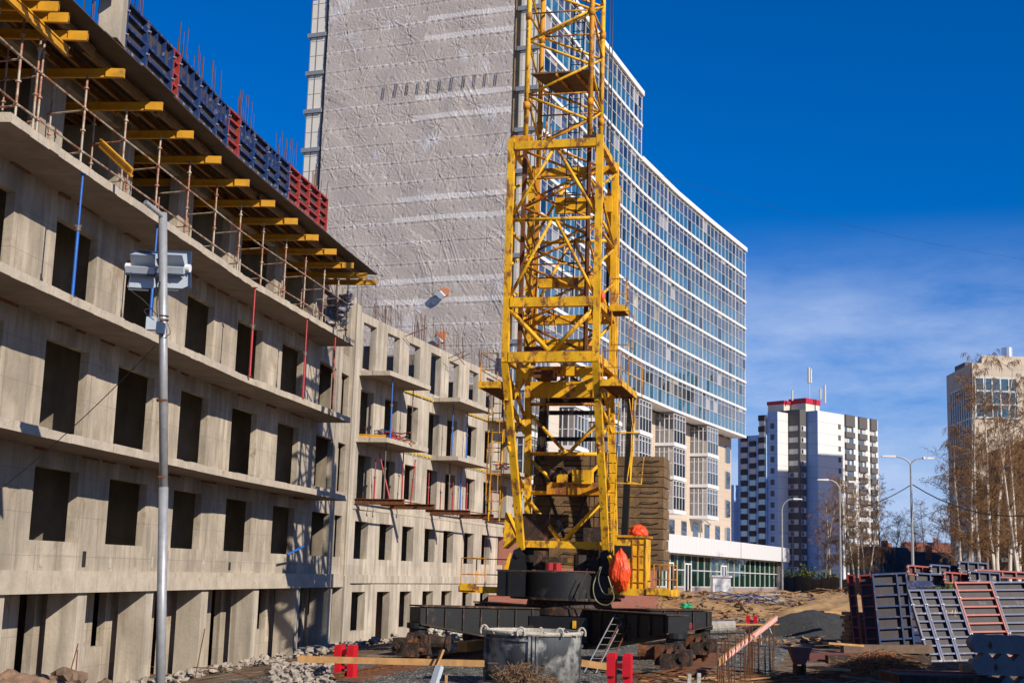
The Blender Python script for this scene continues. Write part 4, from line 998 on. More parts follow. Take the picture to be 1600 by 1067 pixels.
nm = N(t,'ShaderNodeMath', operation='ADD'); Lk(mr.outputs[0], nm.inputs[0]); n3 = N(t,'ShaderNodeMapRange'); n3.inputs['To Min'].default_value = -.5; n3.inputs['To Max'].default_value = .5; Lk(nn(.25,4), n3.inputs['Value']); Lk(n3.outputs[0], nm.inputs[1]); nm.use_clamp = True
Lk(mixc(nm.outputs[0], dirt, sand), b.inputs['Base Color'])
bp = N(t,'ShaderNodeBump'); bp.inputs['Strength'].default_value = 1.; bp.inputs['Distance'].default_value = .35; Lk(nn(1.6,9,.72), bp.inputs['Height']); Lk(bp.outputs[0], b.inputs['Normal'])
structure('ground', mb, m_gr, smooth=True)
# gravel bed around the crane track
m_grav = D.materials.new('grey_gravel'); m_grav.use_nodes = True; t = m_grav.node_tree; Lk = t.links.new; b = t.nodes['Principled BSDF']; b.inputs['Roughness'].default_value = .95; b.inputs['Specular IOR Level'].default_value = .15
co = N(t,'ShaderNodeTexCoord').outputs['Object']
vo = N(t,'ShaderNodeTexVoronoi'); vo.inputs['Scale'].default_value = 14; Lk(co, vo.inputs['Vector'])
hsv = N(t,'ShaderNodeSeparateColor'); Lk(vo.outputs['Color'], hsv.inputs[0])
g1 = ramp(hsv.outputs[0], [(0,(.045,.045,.042)),(.4,(.11,.112,.105)),(.8,(.20,.20,.185)),(1,(.36,.35,.32))])
g2 = ramp(nn(.9,5), [(.35,(.55,.52,.48)),(.6,(1,1,1))])
mm = N(t,'ShaderNodeMix'); mm.data_type = 'RGBA'; mm.blend_type = 'MULTIPLY'; mm.inputs['Factor'].default_value = 1; Lk(g1, mm.inputs['A']); Lk(g2, mm.inputs['B']); Lk(mm.outputs['Result'], b.inputs['Base Color'])
bp = N(t,'ShaderNodeBump'); bp.inputs['Strength'].default_value = 1.; bp.inputs['Distance'].default_value = .06; Lk(vo.outputs['Distance'], bp.inputs['Height']); bp.invert = True; Lk(bp.outputs[0], b.inputs['Normal'])
AX = math.radians(14.5); AR = Vector((math.cos(AX),-math.sin(AX),0)); AF = Vector((math.sin(AX),math.cos(AX),0)); CC = Vector((1.72,42.9,0))
def cl(u, v, z=0): p = CC+AR*u+AF*v; return Vector((p.x,p.y,z))
mb = MB(); vs = []; nu_, nv_ = 60, 150
for j in range(nv_+1):
    for i in range(nu_+1):
        u = -6.2+i*13.2/nu_; v = -22+j*46/nv_; p = cl(u, v); e = min(1, min(i, nu_-i)/4, (nv_-j)/8)
        z = gz(p.x,p.y); vs.append((p.x,p.y, z-.1+e*(.17+.05*mnoise.noise(Vector((p.x*2,p.y*2,0))))))
mb.v = vs; mb.f = [(j*(nu_+1)+i, j*(nu_+1)+i+1, (j+1)*(nu_+1)+i+1, (j+1)*(nu_+1)+i) for j in range(nv_) for i in range(nu_)]; mb.m = [0]*len(mb.f)
structure('gravel_bed', mb, m_grav, smooth=True)
# far road strip with kerb in front of the fence
mb = MB(); mb.prism([(33,160),(36,146),(95,150),(95,158)], 1.42, 1.56); structure('pavement', mb, m_asph)

# ------------------------------------------------------------------ board fence at the foot of the tower block
fn = thing('board_fence', 'dark weathered board fence at the foot of the far tower block', 'fence', (0,0,0))
a = atY(1216, 905, 160); b_ = atY(1372, 905, 135); d = Vector((b_.x-a.x, b_.y-a.y, 0)); Lf = d.length; d.normalize(); nnr = Vector((d.y,-d.x,0))
m_fb = mat('dark_fence_board', (.055,.035,.03), .9, var=.5, vscale=1.5, streak=(2,.3,.5))
k = 0; s_ = 0
while s_ < Lf:
    wd = 2.4; mb = MB(); h = random.uniform(1.8,2.1); p = a+d*s_
    for q in range(8):
        pp = p+d*(q*.3); hh = h+random.uniform(-.08,.06); mb.hexa([(*(pp+nnr*.02).xy,1.3),(*(pp+d*.28+nnr*.02).xy,1.3),(*(pp+d*.28).xy,1.3),(*pp.xy,1.3)],[(*(pp+nnr*.02).xy,1.3+hh),(*(pp+d*.28+nnr*.02).xy,1.3+hh),(*(pp+d*.28).xy,1.3+hh),(*pp.xy,1.3+hh)])
    mb.build('board_panel', m_fb, fn)
    mb = MB(); mb.box(p.x-.08,p.x+.08,p.y,p.y+.16,1.2,3.3+random.uniform(0,.3)); mb.build('post', m_fb, fn)
    s_ += wd+.02
# ------------------------------------------------------------------ street lamps
def lamp(px, py_top, Y, base, arms, label, r=.09):
    p = atY(px, py_top, Y); t_ = thing('street_lamp', label, 'street lamp', (p.x, Y, base), 0, 'tall grey street lamps'); H = p.z-base
    mb = MB(); mb.tube((0,0,0),(0,0,H),r,8,r*.6); mb.build('pole', m_galv, t_)
    for (dx, dz) in arms:
        n = 8; pts = [Vector((dx*(k/n)**1.7, 0, H-.1+dz*math.sin(math.pi/2*k/n))) for k in range(n+1)]
        mb = MB(); mb.path(pts, .05, 6); mb.build('arm', m_galv, t_)
        e = pts[-1]; sg = 1 if dx > 0 else -1
        mb = MB(); mb.hexa([(e.x,-.15,e.z-.06),(e.x+sg*.9,-.12,e.z-.04),(e.x+sg*.9,.12,e.z-.04),(e.x,.15,e.z-.06)] if sg > 0 else [(e.x-.9,-.12,e.z-.04),(e.x,-.15,e.z-.06),(e.x,.15,e.z-.06),(e.x-.9,.12,e.z-.04)],
                         [(e.x,-.1,e.z+.1),(e.x+.85,-.08,e.z+.06),(e.x+.85,.08,e.z+.06),(e.x,.1,e.z+.1)] if sg > 0 else [(e.x-.85,-.08,e.z+.06),(e.x,-.1,e.z+.1),(e.x,.1,e.z+.1),(e.x-.85,.08,e.z+.06)])
        mb.build('lamp_head', m_frame, t_)
lamp(1423, 725, 87, 1.2, ((-1.0,.55),(.8,.5)), 'nearest double armed street lamp rising from behind the form panels', .11)
lamp(1312, 764, 108, 1.3, ((-.9,.8),(.7,.7)), 'double armed street lamp in front of the bare trees by the tower block', .10)
lamp(1222, 795, 132, 1.4, ((1.1,1.1),), 'single armed street lamp beside the end of the white fascia', .10)
lamp(1239, 838, 190, 1.4, ((-1.1,.6),), 'small distant street lamp with its arm to the left of the dark tower bay', .10)
lamp(1407, 868, 230, 1.4, ((-.8,.2),(.8,.2)), 'tiny distant street lamp among the small houses', .08)
# ------------------------------------------------------------------ wires
def wire(pts, r, label, name='overhead_wire', m=None):
    mb = MB(); mb.path(pts, r, 4); return tag(mb.build(name, m or m_cbl), label, 'wire')
def sag(a, b, s, n=10): return [a.lerp(b, k/n)-Vector((0,0,s*4*(k/n)*(1-k/n))) for k in range(n+1)]
wire(sag(atY(1424,757,87), atY(1330,795,120), .3), .035, 'black wire running left from the nearest street lamp')
wire(sag(atY(1426,757,87), atY(1640,800,80), .9), .035, 'black wire running right from the nearest street lamp')
wire(sag(atY(960,255,60), atY(1640,410,110), .6, 16), .007, 'thin dark wire crossing the blue sky at the upper right')
wire(sag(atY(-10,772,27), atY(243,540,24.0), .12), .011, 'thin black cable slanting from the floodlight mast down to the left edge')
# ------------------------------------------------------------------ trees
def grow(mb, tw_, p, d, L, r, depth, rnd, droop, spread=.6, maxd=4, twn=1):
    n = 3 if depth < 2 else 2
    seg = L/n; q = Vector(p); dd = Vector(d)
    pts = [q.copy()]
    for k in range(n):
        dd = (dd+Vector((rnd.gauss(0,.09), rnd.gauss(0,.09), .04-droop*depth*.10))).normalized(); q2 = q+dd*seg
        r = max(r, .0007)
        (mb if depth < 1 else tw_).tube(q, q2, r*(1-k/n*.45), 3, r*(1-(k+1)/n*.45), cap=False)
        q = q2; pts.append(q.copy())
        if depth < maxd:
            for _ in range(2 if depth == 0 or rnd.random() < .5 else 1):
                if depth == 0 and k == 0 and rnd.random() < .6: continue
                az = rnd.uniform(0, 6.283); e = Vector((math.cos(az), math.sin(az), rnd.uniform(.1,.9)-droop*.2*depth)).normalized()
                nd = (dd*(.75 if depth == 0 else .5)+e*spread).normalized()
                grow(mb, tw_, q-dd*seg*rnd.uniform(0,.5), nd, L*rnd.uniform(.38,.55), r*.42, depth+1, rnd, droop, spread, maxd)
    if depth >= maxd-1:
        for _ in range(2):
            e = (dd+Vector((rnd.uniform(-1,1), rnd.uniform(-1,1), rnd.uniform(-1.1,.3)-droop*.5))*.8).normalized()
            s0_ = q-dd*L*rnd.uniform(0,.8); m_ = s0_+e*L*rnd.uniform(.3,.7); tw_.tube(s0_, m_, .0006, 3, .0006, cap=False); tw_.tube(m_, m_+Vector((e.x*.3,e.y*.3,-.6*droop-.2+e.z*.3))*L*.7, .0006, 3, .0004, cap=False)
def tree_mesh(H, seed, droop, spread, lean=(0,0), maxd=4, r=None, forks=1):
    rnd = random.Random(seed); a, t_ = MB(), MB(); r = r or H*.011
    for f_ in range(forks):
        d = Vector((lean[0]+(.22*(f_-(forks-1)/2) if forks > 1 else 0)+rnd.gauss(0,.03), lean[1]+rnd.gauss(0,.05), 1)).normalized()
        n = 9; q = Vector((0.006*f_,0,-.02)); 
        for k in range(n):
            d = (d+Vector((rnd.gauss(0,.035), rnd.gauss(0,.035), .02))).normalized(); q2 = q+d*H/n; ra, rb = r*(1-k/n*.85), r*(1-(k+1)/n*.85)
            a.tube(q, q2, ra, 7, rb, cap=False)
            if k >= 2:
                for _ in range(3):
                    az = rnd.uniform(0,6.283); e = Vector((math.cos(az), math.sin(az), rnd.uniform(.5,1.3))).normalized()
                    grow(a, t_, q.lerp(q2, rnd.random()), e, H*(.20-.012*k)*spread*rnd.uniform(.7,1.2), ra*.38, 1, rnd, droop, .7, maxd)
            q = q2
    return a, t_
m_twig2 = mat('dark_twigs', (.075,.05,.04), .9, var=.4, vscale=2)
protos = {}
def tree(px, Y, H, kind, label, base=1.3, grp='bare trees', sx=1.):
    if kind not in protos:
        if kind[0] == 'b': a_, t_ = tree_mesh(1.0, hash(kind[1:]) % 1 + ord(kind[1]), 1.0, 1.0, maxd=4, r=.0105, forks=2 if kind[1] in 'CD' else 1)
        else: a_, t_ = tree_mesh(1.0, ord(kind[1]), .35, 1.5, maxd=4, r=.012)
        protos[kind] = (a_.mesh('trunk', m_bark if kind[0] == 'b' else m_barkd), t_.mesh('crown', m_twig if kind[0] == 'b' else m_twig2))
    p = atY(px, 900, Y); r = thing('birch_tree' if kind[0] == 'b' else 'bare_tree', label, 'tree', (p.x, Y, base), random.uniform(0,6.28), grp); r.scale = (H*sx,H*sx,H)
    for nm, me in zip(('trunk','crown'), protos[kind]):
        o = D.objects.new(nm, me); COL.objects.link(o); o.parent = r
BB = 'birch trees in front of the office block'
for i, (px, Y, H, kd, sx, lb) in enumerate(((1518,112,19,'bA',.75,'slim birch at the left edge of the group before the office block'),(1531,104,18.5,'bB',.8,'second birch before the office block, reaching above its roof'),
     (1560,90,16.5,'bC',.9,'large forked birch with a bright white trunk just behind the form panels'),(1577,108,18,'bA',1,'tall birch behind the bright forked one'),
     (1597,86,13,'bD',1,'birch at the right edge leaning out of the picture'),(1612,100,17,'bB',1,'birch half cut off by the right edge'),(1590,128,15,'bB',1.2,'smaller reddish birch deep in the right hand group'),(1503,120,14,'bC',1,'low drooping birch at the left of the office block'))):
    tree(px, Y, H, kd, lb, 1.2, BB, sx)
BT = 'bare trees by the tower block'
for px, Y, H, kd, sx, lb in ((1288,150,13.5,'bB',1,'slim white trunked birch left of the double armed lamp'),(1298,152,11,'bA',1,'white birch just left of the lamp pole'),
     (1324,148,12.5,'bA',1,'white birch right of the double armed lamp pole'),(1340,150,13,'bC',1,'clump of birch trunks before the grey balconies'),(1352,146,12,'bD',.9,'rightmost birch of the clump at the tower block'),
     (1378,170,14,'tA',.9,'dark bare tree with a rounded crown beside the tower block corner'),(1392,190,10.5,'tB',1,'small dark bare tree in front of the green house'),
     (1436,185,10,'tC',1,'dark bare tree in front of the broad grey roof'),(1448,240,15,'tA',1.,'distant bare tree with a hazy crown in the gap'),(1418,260,14,'tB',1,'distant bare tree left of the nearest street lamp'),
     (1462,260,13,'tC',1,'distant bare tree close to the office block'),(1488,140,15,'tB',1.1,'dark drooping tree in front of the office block corner'),(1545,135,15,'tA',1.2,'dark tree between the birches'),(1604,125,16,'tC',1.2,'dark tree at the right edge behind the birches')):
    tree(px, Y, H, kd, lb, 1.3, BT, sx)
def bush(px, Y, r, label, m, base=1.4, n=26):
    p = atY(px, 900, Y); mb = MB(); rn = random.Random(int(px)); t_ = thing('bush', label, 'bush', (p.x,Y,base), 0)
    for k in range(n*22):
        a = Vector((rn.gauss(0,.45), rn.gauss(0,.45), abs(rn.gauss(.5,.35))))*r; d = Vector((rn.uniform(-1,1),rn.uniform(-1,1),rn.uniform(-1,1)))*.13; e = Vector((rn.uniform(-1,1),rn.uniform(-1,1),rn.uniform(-1,1)))*.13
        mb.add([a-d, a+e, a+d, a-e], [(0,1,2,3)])
    mb.build('foliage', m, t_); mb = MB()
    for k in range(5): mb.tube((0,0,0), (rn.uniform(-.5,.5)*r, rn.uniform(-.5,.5)*r, r*.9), .03, 4)
    mb.build('stem', m_barkd, t_)
bush(1263,158,1.5,'yellow green bush left of the white birch at the tower foot', m_leafy, 2.6); bush(1296,158,1.1,'small yellow green bush right of the white birch', m_leafy, 2.6)
bush(1478,120,2.2,'broad green bush behind the form panels', m_leafy, 1.5, 40); bush(1395,170,1.8,'low green bush before the green house', m_leafy, 1.2)
bush(1231,165,1.3,'dark low bush beside the podium end', mat('dull_green_foliage',(.035,.06,.03),.9,var=.3), 2.4)
# ================================================================== tower crane
CRA = math.radians(14); CT = Vector((1.72, 42.9, 0))
cx_, cf_ = Vector((math.cos(CRA),-math.sin(CRA),0)), Vector((math.sin(CRA),math.cos(CRA),0))
crane = thing('tower_crane', 'rusty yellow lattice tower crane on a black undercarriage, standing on rails between the buildings', 'crane', CT, -CRA)
def cpx(px, py, w):
    d = ray(px, py); t = (w+CT.dot(cf_))/d.dot(cf_); p = d*t; return Vector((p.dot(cx_)-CT.dot(cx_), w, CZ+p.z))
def cb(name, p0, p1, w, h, m=None, parent=None, up=(0,0,1)):
    mb = MB(); mb.beam(p0, p1, w, h, up); return mb.build(name, m or m_yellow, parent or crane)
def ct(name, p0, p1, r, m=None, n=8, parent=None):
    mb = MB(); mb.tube(p0, p1, r, n); return mb.build(name, m or m_yellow, parent or crane, True)
UL, UR, WN, WF = -1.6, 1.3, -1.5, 1.5
# upper portal box (z 9.3 .. 16.5)
for u, w_ in ((UL,WN),(UR,WN),(UL,WF),(UR,WF)): cb('portal_leg', (u,w_,9.3), (u,w_,16.6), .21, .21)
for z, h in ((16.36,.26),(11.2,.30),(9.45,.32)):
    for w_ in (WN, WF): cb('cross_beam', (UL+.12,w_-.015,z), (UR-.12,w_-.015,z), .22, h)
    for u in (UL, UR): cb('cross_beam', (u,WN+.12,z-.01), (u,WF-.12,z-.01), .18, h*.8)
for w_ in (WN, WF): ct('cross_tube', (UL,w_,13.9), (UR,w_,13.9), .06)
for u in (UL, UR): ct('cross_tube', (u,WN,13.6), (u,WF,13.6), .05)
um = (UL+UR)/2
def vbrace(w_, zt, zb, inv, u0=UL, u1=UR, r=.055, um_=None, m=None, w2=None):
    c = um_ if um_ is not None else (u0+u1)/2; w2 = w_ if w2 is None else w2
    if inv:   # apex on top
        ct('brace', (c-.08,w_,zt), (u0+.08,w2,zb), r, m); ct('brace', (c+.08,w_,zt), (u1-.08,w2,zb), r, m)
    else:
        ct('brace', (u0+.08,w_,zt), (c-.06,w2,zb), r, m); ct('brace', (u1-.08,w_,zt), (c+.06,w2,zb), r, m)
for w_ in (WN, WF):
    vbrace(w_, 16.2, 14.0, True); vbrace(w_, 13.85, 11.4, True); vbrace(w_, 11.0, 9.65, False, r=.075 if w_ == WN else .055)
for u in (UL, UR):
    for zt, zb in ((16.2,14.9),(14.9,13.6),(13.6,12.4),(12.4,11.3)):
        ct('side_brace', (u,WN if int(zt*10)%2 else WF,zt), (u,WF if int(zt*10)%2 else WN,zb), .045)
# far side box girder and gusset inside the portal
cb('inner_girder', (UL+.9,WF-.25,15.1), (UR-.05,WF-.25,15.1), .12, .55)
for u0, u1, z, hh, w_ in ((UL+.75,UR-.4,10.2,.34,.6),(UL+.3,UR-.2,8.75,.52,.9),(UL+.8,UR-.3,12.0,.3,-.6)):
    cb('inner_girder', (u0,w_,z), (u1,w_,z), .2, hh)
mb = MB(); mb.extr([(UL+.2,-.9,8.2),(UL+.75,-.9,9.2),(UL+.2,-.9,9.2)], (0,.03,0)); mb.build('gusset_plate', m_yellow, crane); mb = MB(); mb.extr([(UR-.2,-.9,8.2),(UR-.75,-.9,9.2),(UR-.2,-.9,9.2)], (0,.03,0)); mb.build('gusset_plate', m_yellow, crane)
# lower legs: the front pair rakes back to the hinges, the rear pair stands behind
hinge = {-1:(-1.45,.75,3.3), 1:(1.38,.75,3.3)}
for sd, u in ((-1,UL),(1,UR)):
    cb('portal_leg', (u,WN,9.3), (hinge[sd][0]-.03*sd,.65,3.55), .22, .22, up=(0,1,0))
    cb('portal_leg', (u-.05*sd,WF,9.3), (hinge[sd][0]-.1*sd+ (0 if sd<0 else .25),1.3,3.4), .2, .2, up=(0,1,0))
    cb('side_beam', (u,WN+.3,8.2), (u,WF,7.4), .12, .14)
    for (wa,za,wb,zb) in ((-1.3,9.1,1.4,7.9),(1.4,7.9,-.75,6.8),(-.75,6.7,1.35,5.6),(1.35,5.5,.2,4.9)):
        ct('side_brace', (u,wa,za), (u,wb,zb), .06)
m_blk = m_dark
for z, r_, m in ((8.35,.055,m_yellow2),(6.7,.065,m_yellow),(5.4,.065,m_yellow)): ct('cross_tube', (UL+.12,1.5 if z > 6 else 1.35,z), (UR,1.5 if z > 6 else 1.35,z), r_, m)
cb('cross_beam', (UL+.1,.9,3.72), (UR+.05,.9,3.72), .2, .22)
cb('dark_beam', (UL+.4,2.0,8.6), (UR-.1,2.0,8.6), .1, .30, m_dark); cb('dark_beam', (UL+.4,2.2,8.15), (UR,2.2,8.15), .12, .14, m_dark); cb('dark_beam', (UL+.4,2.1,7.25), (UR-.1,2.1,7.25), .1, .14, m_dark)
vbrace(1.5, 9.25, 8.45, True, r=.055, m=m_yellow2, w2=1.4); vbrace(1.5, 8.1, 6.75, False, r=.06)
vbrace(1.5, 6.6, 5.45, False, r=.06); vbrace(1.35, 5.3, 3.85, False, r=.075, w2=.95)
# inner tower
IU0, IU1, IW0, IW1 = -1.27, .86, -1.0, 1.0
m_ch = {0:m_yellow, 1:m_yellow2, 2:m_yellow2, 3:m_yellow}
for k, (u, w_) in enumerate(((IU0,IW0),(IU1,IW0),(IU0,IW1),(IU1,IW1))):
    ct('tower_chord', (u,w_,16.4), (u,w_,24.2), .085, m_ch[k], 10)
    cb('tower_chord', (u,w_,9.6), (u,w_,16.5), .13, .13, m_rust if k in (0,1) else m_yellow2)
    for z in (17.9, 21.0): ct('chord_joint', (u,w_,z-.12), (u,w_,z+.12), .11, m_yellow2, 10)
zs = 9.7; k = 0; dz = .95
while zs < 24:
    a, b = (IU0,IU1) if k % 2 else (IU1,IU0)
    mt = m_yellow if zs > 16.4 else m_yellow2
    ct('brace', (a,IW0,zs), (b,IW0,zs+dz), .045, mt); ct('brace', (b,IW1,zs), (a,IW1,zs+dz), .045, mt)
    a, b = (IW0,IW1) if k % 2 else (IW1,IW0)
    ct('side_brace', (IU0,a,zs), (IU0,b,zs+dz), .04, mt); ct('side_brace', (IU1,b,zs), (IU1,a,zs+dz), .04, mt)
    if k % 3 == 0:
        for w_ in (IW0,IW1): ct('cross_tube', (IU0,w_,zs), (IU1,w_,zs), .03, m_yellow2)
        for u in (IU0,IU1): ct('cross_tube', (u,IW0,zs), (u,IW1,zs), .04, m_yellow)
    zs += dz; k += 1
# small platforms and ladders inside
mb = MB(); mb.hexa([(IU0+.1,-.95,19.0),(IU1-.05,-.95,19.0),(IU1-.05,.95,19.0),(IU0+.55,.95,19.0)],[(IU0+.1,-.95,19.05),(IU1-.05,-.95,19.05),(IU1-.05,.95,19.05),(IU0+.55,.95,19.05)])
mb.build('wooden_platform', m_oldwood, crane)
mb = MB(); 
for x in (-.3, .35): mb.beam((x,-.95,18.95),(x+.2,.95,18.95),.06,.08)
mb.build('platform_joist', m_yellow2, crane)
def ladder(p0, p1, wd, m, name='ladder', parent=None, side=(1,0,0), step=.3, r=.022):
    p0, p1 = Vector(p0), Vector(p1); s_ = Vector(side)*(wd/2); mb = MB(); mb.tube(p0-s_, p1-s_, r, 5); mb.tube(p0+s_, p1+s_, r, 5)
    n = int((p1-p0).length/step)
    for k in range(1, n): q = p0.lerp(p1, k/n); mb.tube(q-s_, q+s_, r*.75, 4)
    return mb.build(name, m, parent or crane)
ladder((-.05,.3,11.4),(.05,.5,18.9),.38,m_dark); ladder((.1,.2,19.1),(.25,.5,24),.38,m_dark); ladder((-.45,.2,9.8),(-.55,-.2,11.2),.35,m_yellow2)
mb = MB()
for k in range(7):
    a = k*.5
    mb.tube((-.95,.7,17.0+a*.1),( -.55,.4,17.0+a*.1),.012,4)
mb.path([(-1.2,-.6,18.2),(-.9,.2,18.4),(-.4,.5,18.3),(.4,-.6,18.2)], .02, 5); mb.path([(-1.2,.6,17.3),(-.5,.4,17.5),(0,-.3,17.2)], .02, 5)
mb.path([(-.95,.3,16.5),(-.8,.35,19)], .03, 5); mb.path([(-.7,.3,16.5),(-.75,.35,19)], .02, 5)
mb.build('inner_guard', m_yellow2, crane)
m_cabl = m_cbl
for dx in (0,.09): 
    p = cpx(950+dx*50, 200, 1.7); ct('hoist_cable', (p.x,1.7,16.7), (p.x+.0,1.7,24.5), .017, m_cbl, 5)
# sheave and fittings on top beam
mb = MB(); mb.tube((UL+.1,WN-.02,16.6),(UL+.1,WN+.12,16.6),.14,12); mb.tube((UL+.5,WN+.3,16.7),(UL+.5,WN+.4,16.7),.12,12); mb.box(UL+.25,UL+.55,WN+.0,WN+.2,16.48,16.72); mb.build('sheave', m_yellow2, crane)
mb = MB(); mb.tube((UR-.35,WN+.5,16.75),(UR-.35,WN+.62,16.75),.16,12); mb.box(UR-.6,UR-.1,WN+.2,WN+.5,16.5,16.7); mb.build('hook_block', m_grease, crane)
# jacking columns on the far right with chains of little hooks
for z0, z1, w_ in ((9.0,16.2,1.75),):
    p0 = UR+.02
    cb('jacking_column', (p0,1.85,8.6), (p0,1.85,15.9), .22, .18)
    for z in (15.9, 14.2): 
        mb = MB(); mb.extr([(p0-.32,1.7,z),(p0-.1,1.7,z-.5),(p0-.2,1.7,z-1.5),(p0-.35,1.7,z-1.0)], (0,.1,0)); mb.build('jacking_claw', m_yellow, crane)
    for k in range(22): 
        z = 9.2+k*.3; mb = MB(); mb.beam((p0-.02,1.70,z),(p0+.06,1.70,z+.12),.03,.03); mb.build('column_peg', m_yellow2, crane)
ct('hydraulic_ram', (UR-.25,1.75,11.4), (UR-.25,1.75,16.0), .05, m_dark, 8)
# counterweight blocks inside the portal (red brown)
for u, w_ in ((-1.2,-.6),(.45,-.6)):
    mb = MB(); mb.box(u,u+.55,w_,w_+.7,9.62,9.95); mb.build('packing_block', m_rust, crane)
mb = MB(); mb.box(-.9,-.3,-.5,.3,8.95,9.2); mb.build('packing_block', m_rust, crane)
# side platforms with railings
def railing(pts, z0, z1, m, name='railing', parent=None, mid=.5):
    mb = MB()
    for a, b in zip(pts[:-1], pts[1:]):
        for zz in (z1, z0+(z1-z0)*mid): mb.tube((a[0],a[1],zz),(b[0],b[1],zz),.017,5)
    for a in pts: mb.tube((a[0],a[1],z0),(a[0],a[1],z1),.02,5)
    return mb.build(name, m, parent or crane)
def platform(u0, u1, w0, w1, z, name='side_platform', mt=None):
    mb = MB(); mb.box(u0,u1,w0,w1,z-.04,z); pl = mb.build(name, mt or m_rust, crane)
    mb = MB(); mb.box(u0-.03,u1+.03,w0-.03,w0+.0,z-.06,z+.14); mb.box(u0-.03,u0,w0,w1,z-.06,z+.14); mb.box(u1,u1+.03,w0,w1,z-.06,z+.14); mb.build('toe_board', m_yellow, pl)
    return pl
pl = platform(-2.42,-1.78,-1.5,1.6,8.55); railing([(-2.4,1.5),(-2.4,-1.45),(-1.85,-1.45)], 8.55, 9.6, m_yellow2, parent=pl); 
pl = platform(1.47,2.1,-1.5,1.6,8.6); railing([(1.5,-1.45),(2.08,-1.45),(2.08,0),(2.3,1.55)], 8.6, 9.65, m_yellow2, parent=pl)
pl = platform(1.5,1.95,-.2,.8,11.2); railing([(1.5,-.2),(2.0,-.2),(1.95,.8)], 11.2, 12.2, m_yellow2, parent=pl); railing([(1.55,-.2),(2.1,-.1),(2.1,.8)], 10.0, 11.15, m_yellow2, parent=pl, mid=.05)
# caged ladders
def cage(u, w_, z0, z1, m, step=.75):
    mb = MB()
    for z in np.arange(z0, z1, step):
        n = 9; mb.path([Vector((u+.3*math.cos(math.pi*k/(n-1)*1.0+math.pi)*.9, w_-.55*math.sin(math.pi*k/(n-1)), z)) for k in range(n)], .014, 4)
    for k in range(5):
        a = math.pi*k/4; mb.tube((u-.27*math.cos(a), w_-.55*math.sin(a), z0),(u-.27*math.cos(a), w_-.55*math.sin(a), z1-.1),.011,4)
    mb.build('ladder_cage', m, crane)
ladder((-2.2,0,4.4),(-2.15,0,8.5),.36,m_yellow); cage(-2.2,0,5.0,8.4,m_yellow2,.85)
ladder((1.42,.55,3.2),(1.62,.2,8.5),.30,m_yellow); 
mb = MB()
for z, u0 in ((7.25,1.75),(5.65,1.75)):
    mb.tube((u0,-.2,z),(u0+.75,-.1,z-.02),.022,5)
    if z > 6: mb.tube((u0+.5,-.1,z+1.1),(u0+.45,-.1,z-1.6),.02,5)
mb.path([(2.15,-.2,8.3),(2.3,-.1,7.25),(2.1,-.1,5.7),(2.55,-.1,5.62),(2.6,.1,6.5)], .02, 5); mb.path([(2.35,-.1,8.3),(2.2,0,5.7)], .02, 5); mb.build('ladder_cage', m_yellow, crane)
# long dark strut and lattice parts behind the lower frame
cb('strut', (1.95,1.6,8.9), (1.65,2.3,3.4), .22, .2, m_dark); cb('strut', (-1.0,1.8,9.2), (-1.15,2.0,6.5), .28, .28, m_grease); cb('strut', (-1.3,1.9,6.6), (-.2,1.9,3.8), .1, .1, m_dark); cb('strut', (.9,1.9,6.6), (-.1,1.9,3.9), .08, .1, m_dark)
for u in (-1.35,-1.15,.55,.72,.9): ct('steel_rope', (u,1.8,3.2), (u+.03,1.8,8.8), .014, m_cbl, 4)
mb = MB(); mb.box(-.75,1.0,1.2,2.2,5.35,5.75); mb.build('winch_frame', m_yellow2, crane)
mb = MB(); mb.tube((-.7,1.7,5.95),(.1,1.7,5.95),.34,14); mb.tube((.25,1.7,5.9),(.7,1.7,5.9),.22,12); mb.build('winch_drum', m_grease, crane)
mb = MB(); mb.box(.1,.75,1.1,1.5,5.7,6.15); mb.box(-.4,-.05,1.1,1.4,5.7,6.0); mb.build('motor', m_yellow, crane)
# ballast blocks with lifting loops
for k in range(11):
    z = 3.0+k*.345; j = random.uniform(-.03,.03)
    r_ = D.objects.new('ballast_block', None); COL.objects.link(r_); r_.parent = crane
    mb = MB(); mb.box(-1.62+j,2.86+j,3.0+abs(j)*.6,4.5,z,z+.318); mb.build('block', m_ballast, r_)
    for u in (2.0,-.6): 
        mb = MB(); mb.path([Vector((u-.0,2.985,z+.07)),Vector((u+.12,2.965,z+.17)),Vector((u+.5,2.965,z+.15)),Vector((u+.7,2.985,z+.18))], .013, 5); mb.build('lifting_loop', m_cbl, r_)
# electric cabinet
mb = MB(); mb.box(1.95,2.85,-.9,.1,2.4,3.95); cab = mb.build('cabinet', m_yellow, crane)
mb = MB(); mb.box(1.9,2.9,-.95,.15,3.95,4.02); mb.build('cabinet_lid', m_yellow2, cab)
mb = MB(); mb.box(1.88,2.38,-.96,-.905,3.35,3.7); mb.build('dark_panel', m_dark, cab)
mb = MB(); 
for z in (2.6,3.0,3.4,3.75): mb.box(2.4,2.83,-.93,-.905,z,z+.02)
for u in (2.42,2.62,2.82): mb.box(u,u+.03,-.93,-.905,2.42,3.9)
mb.build('panel_seam', m_yellow2, cab)
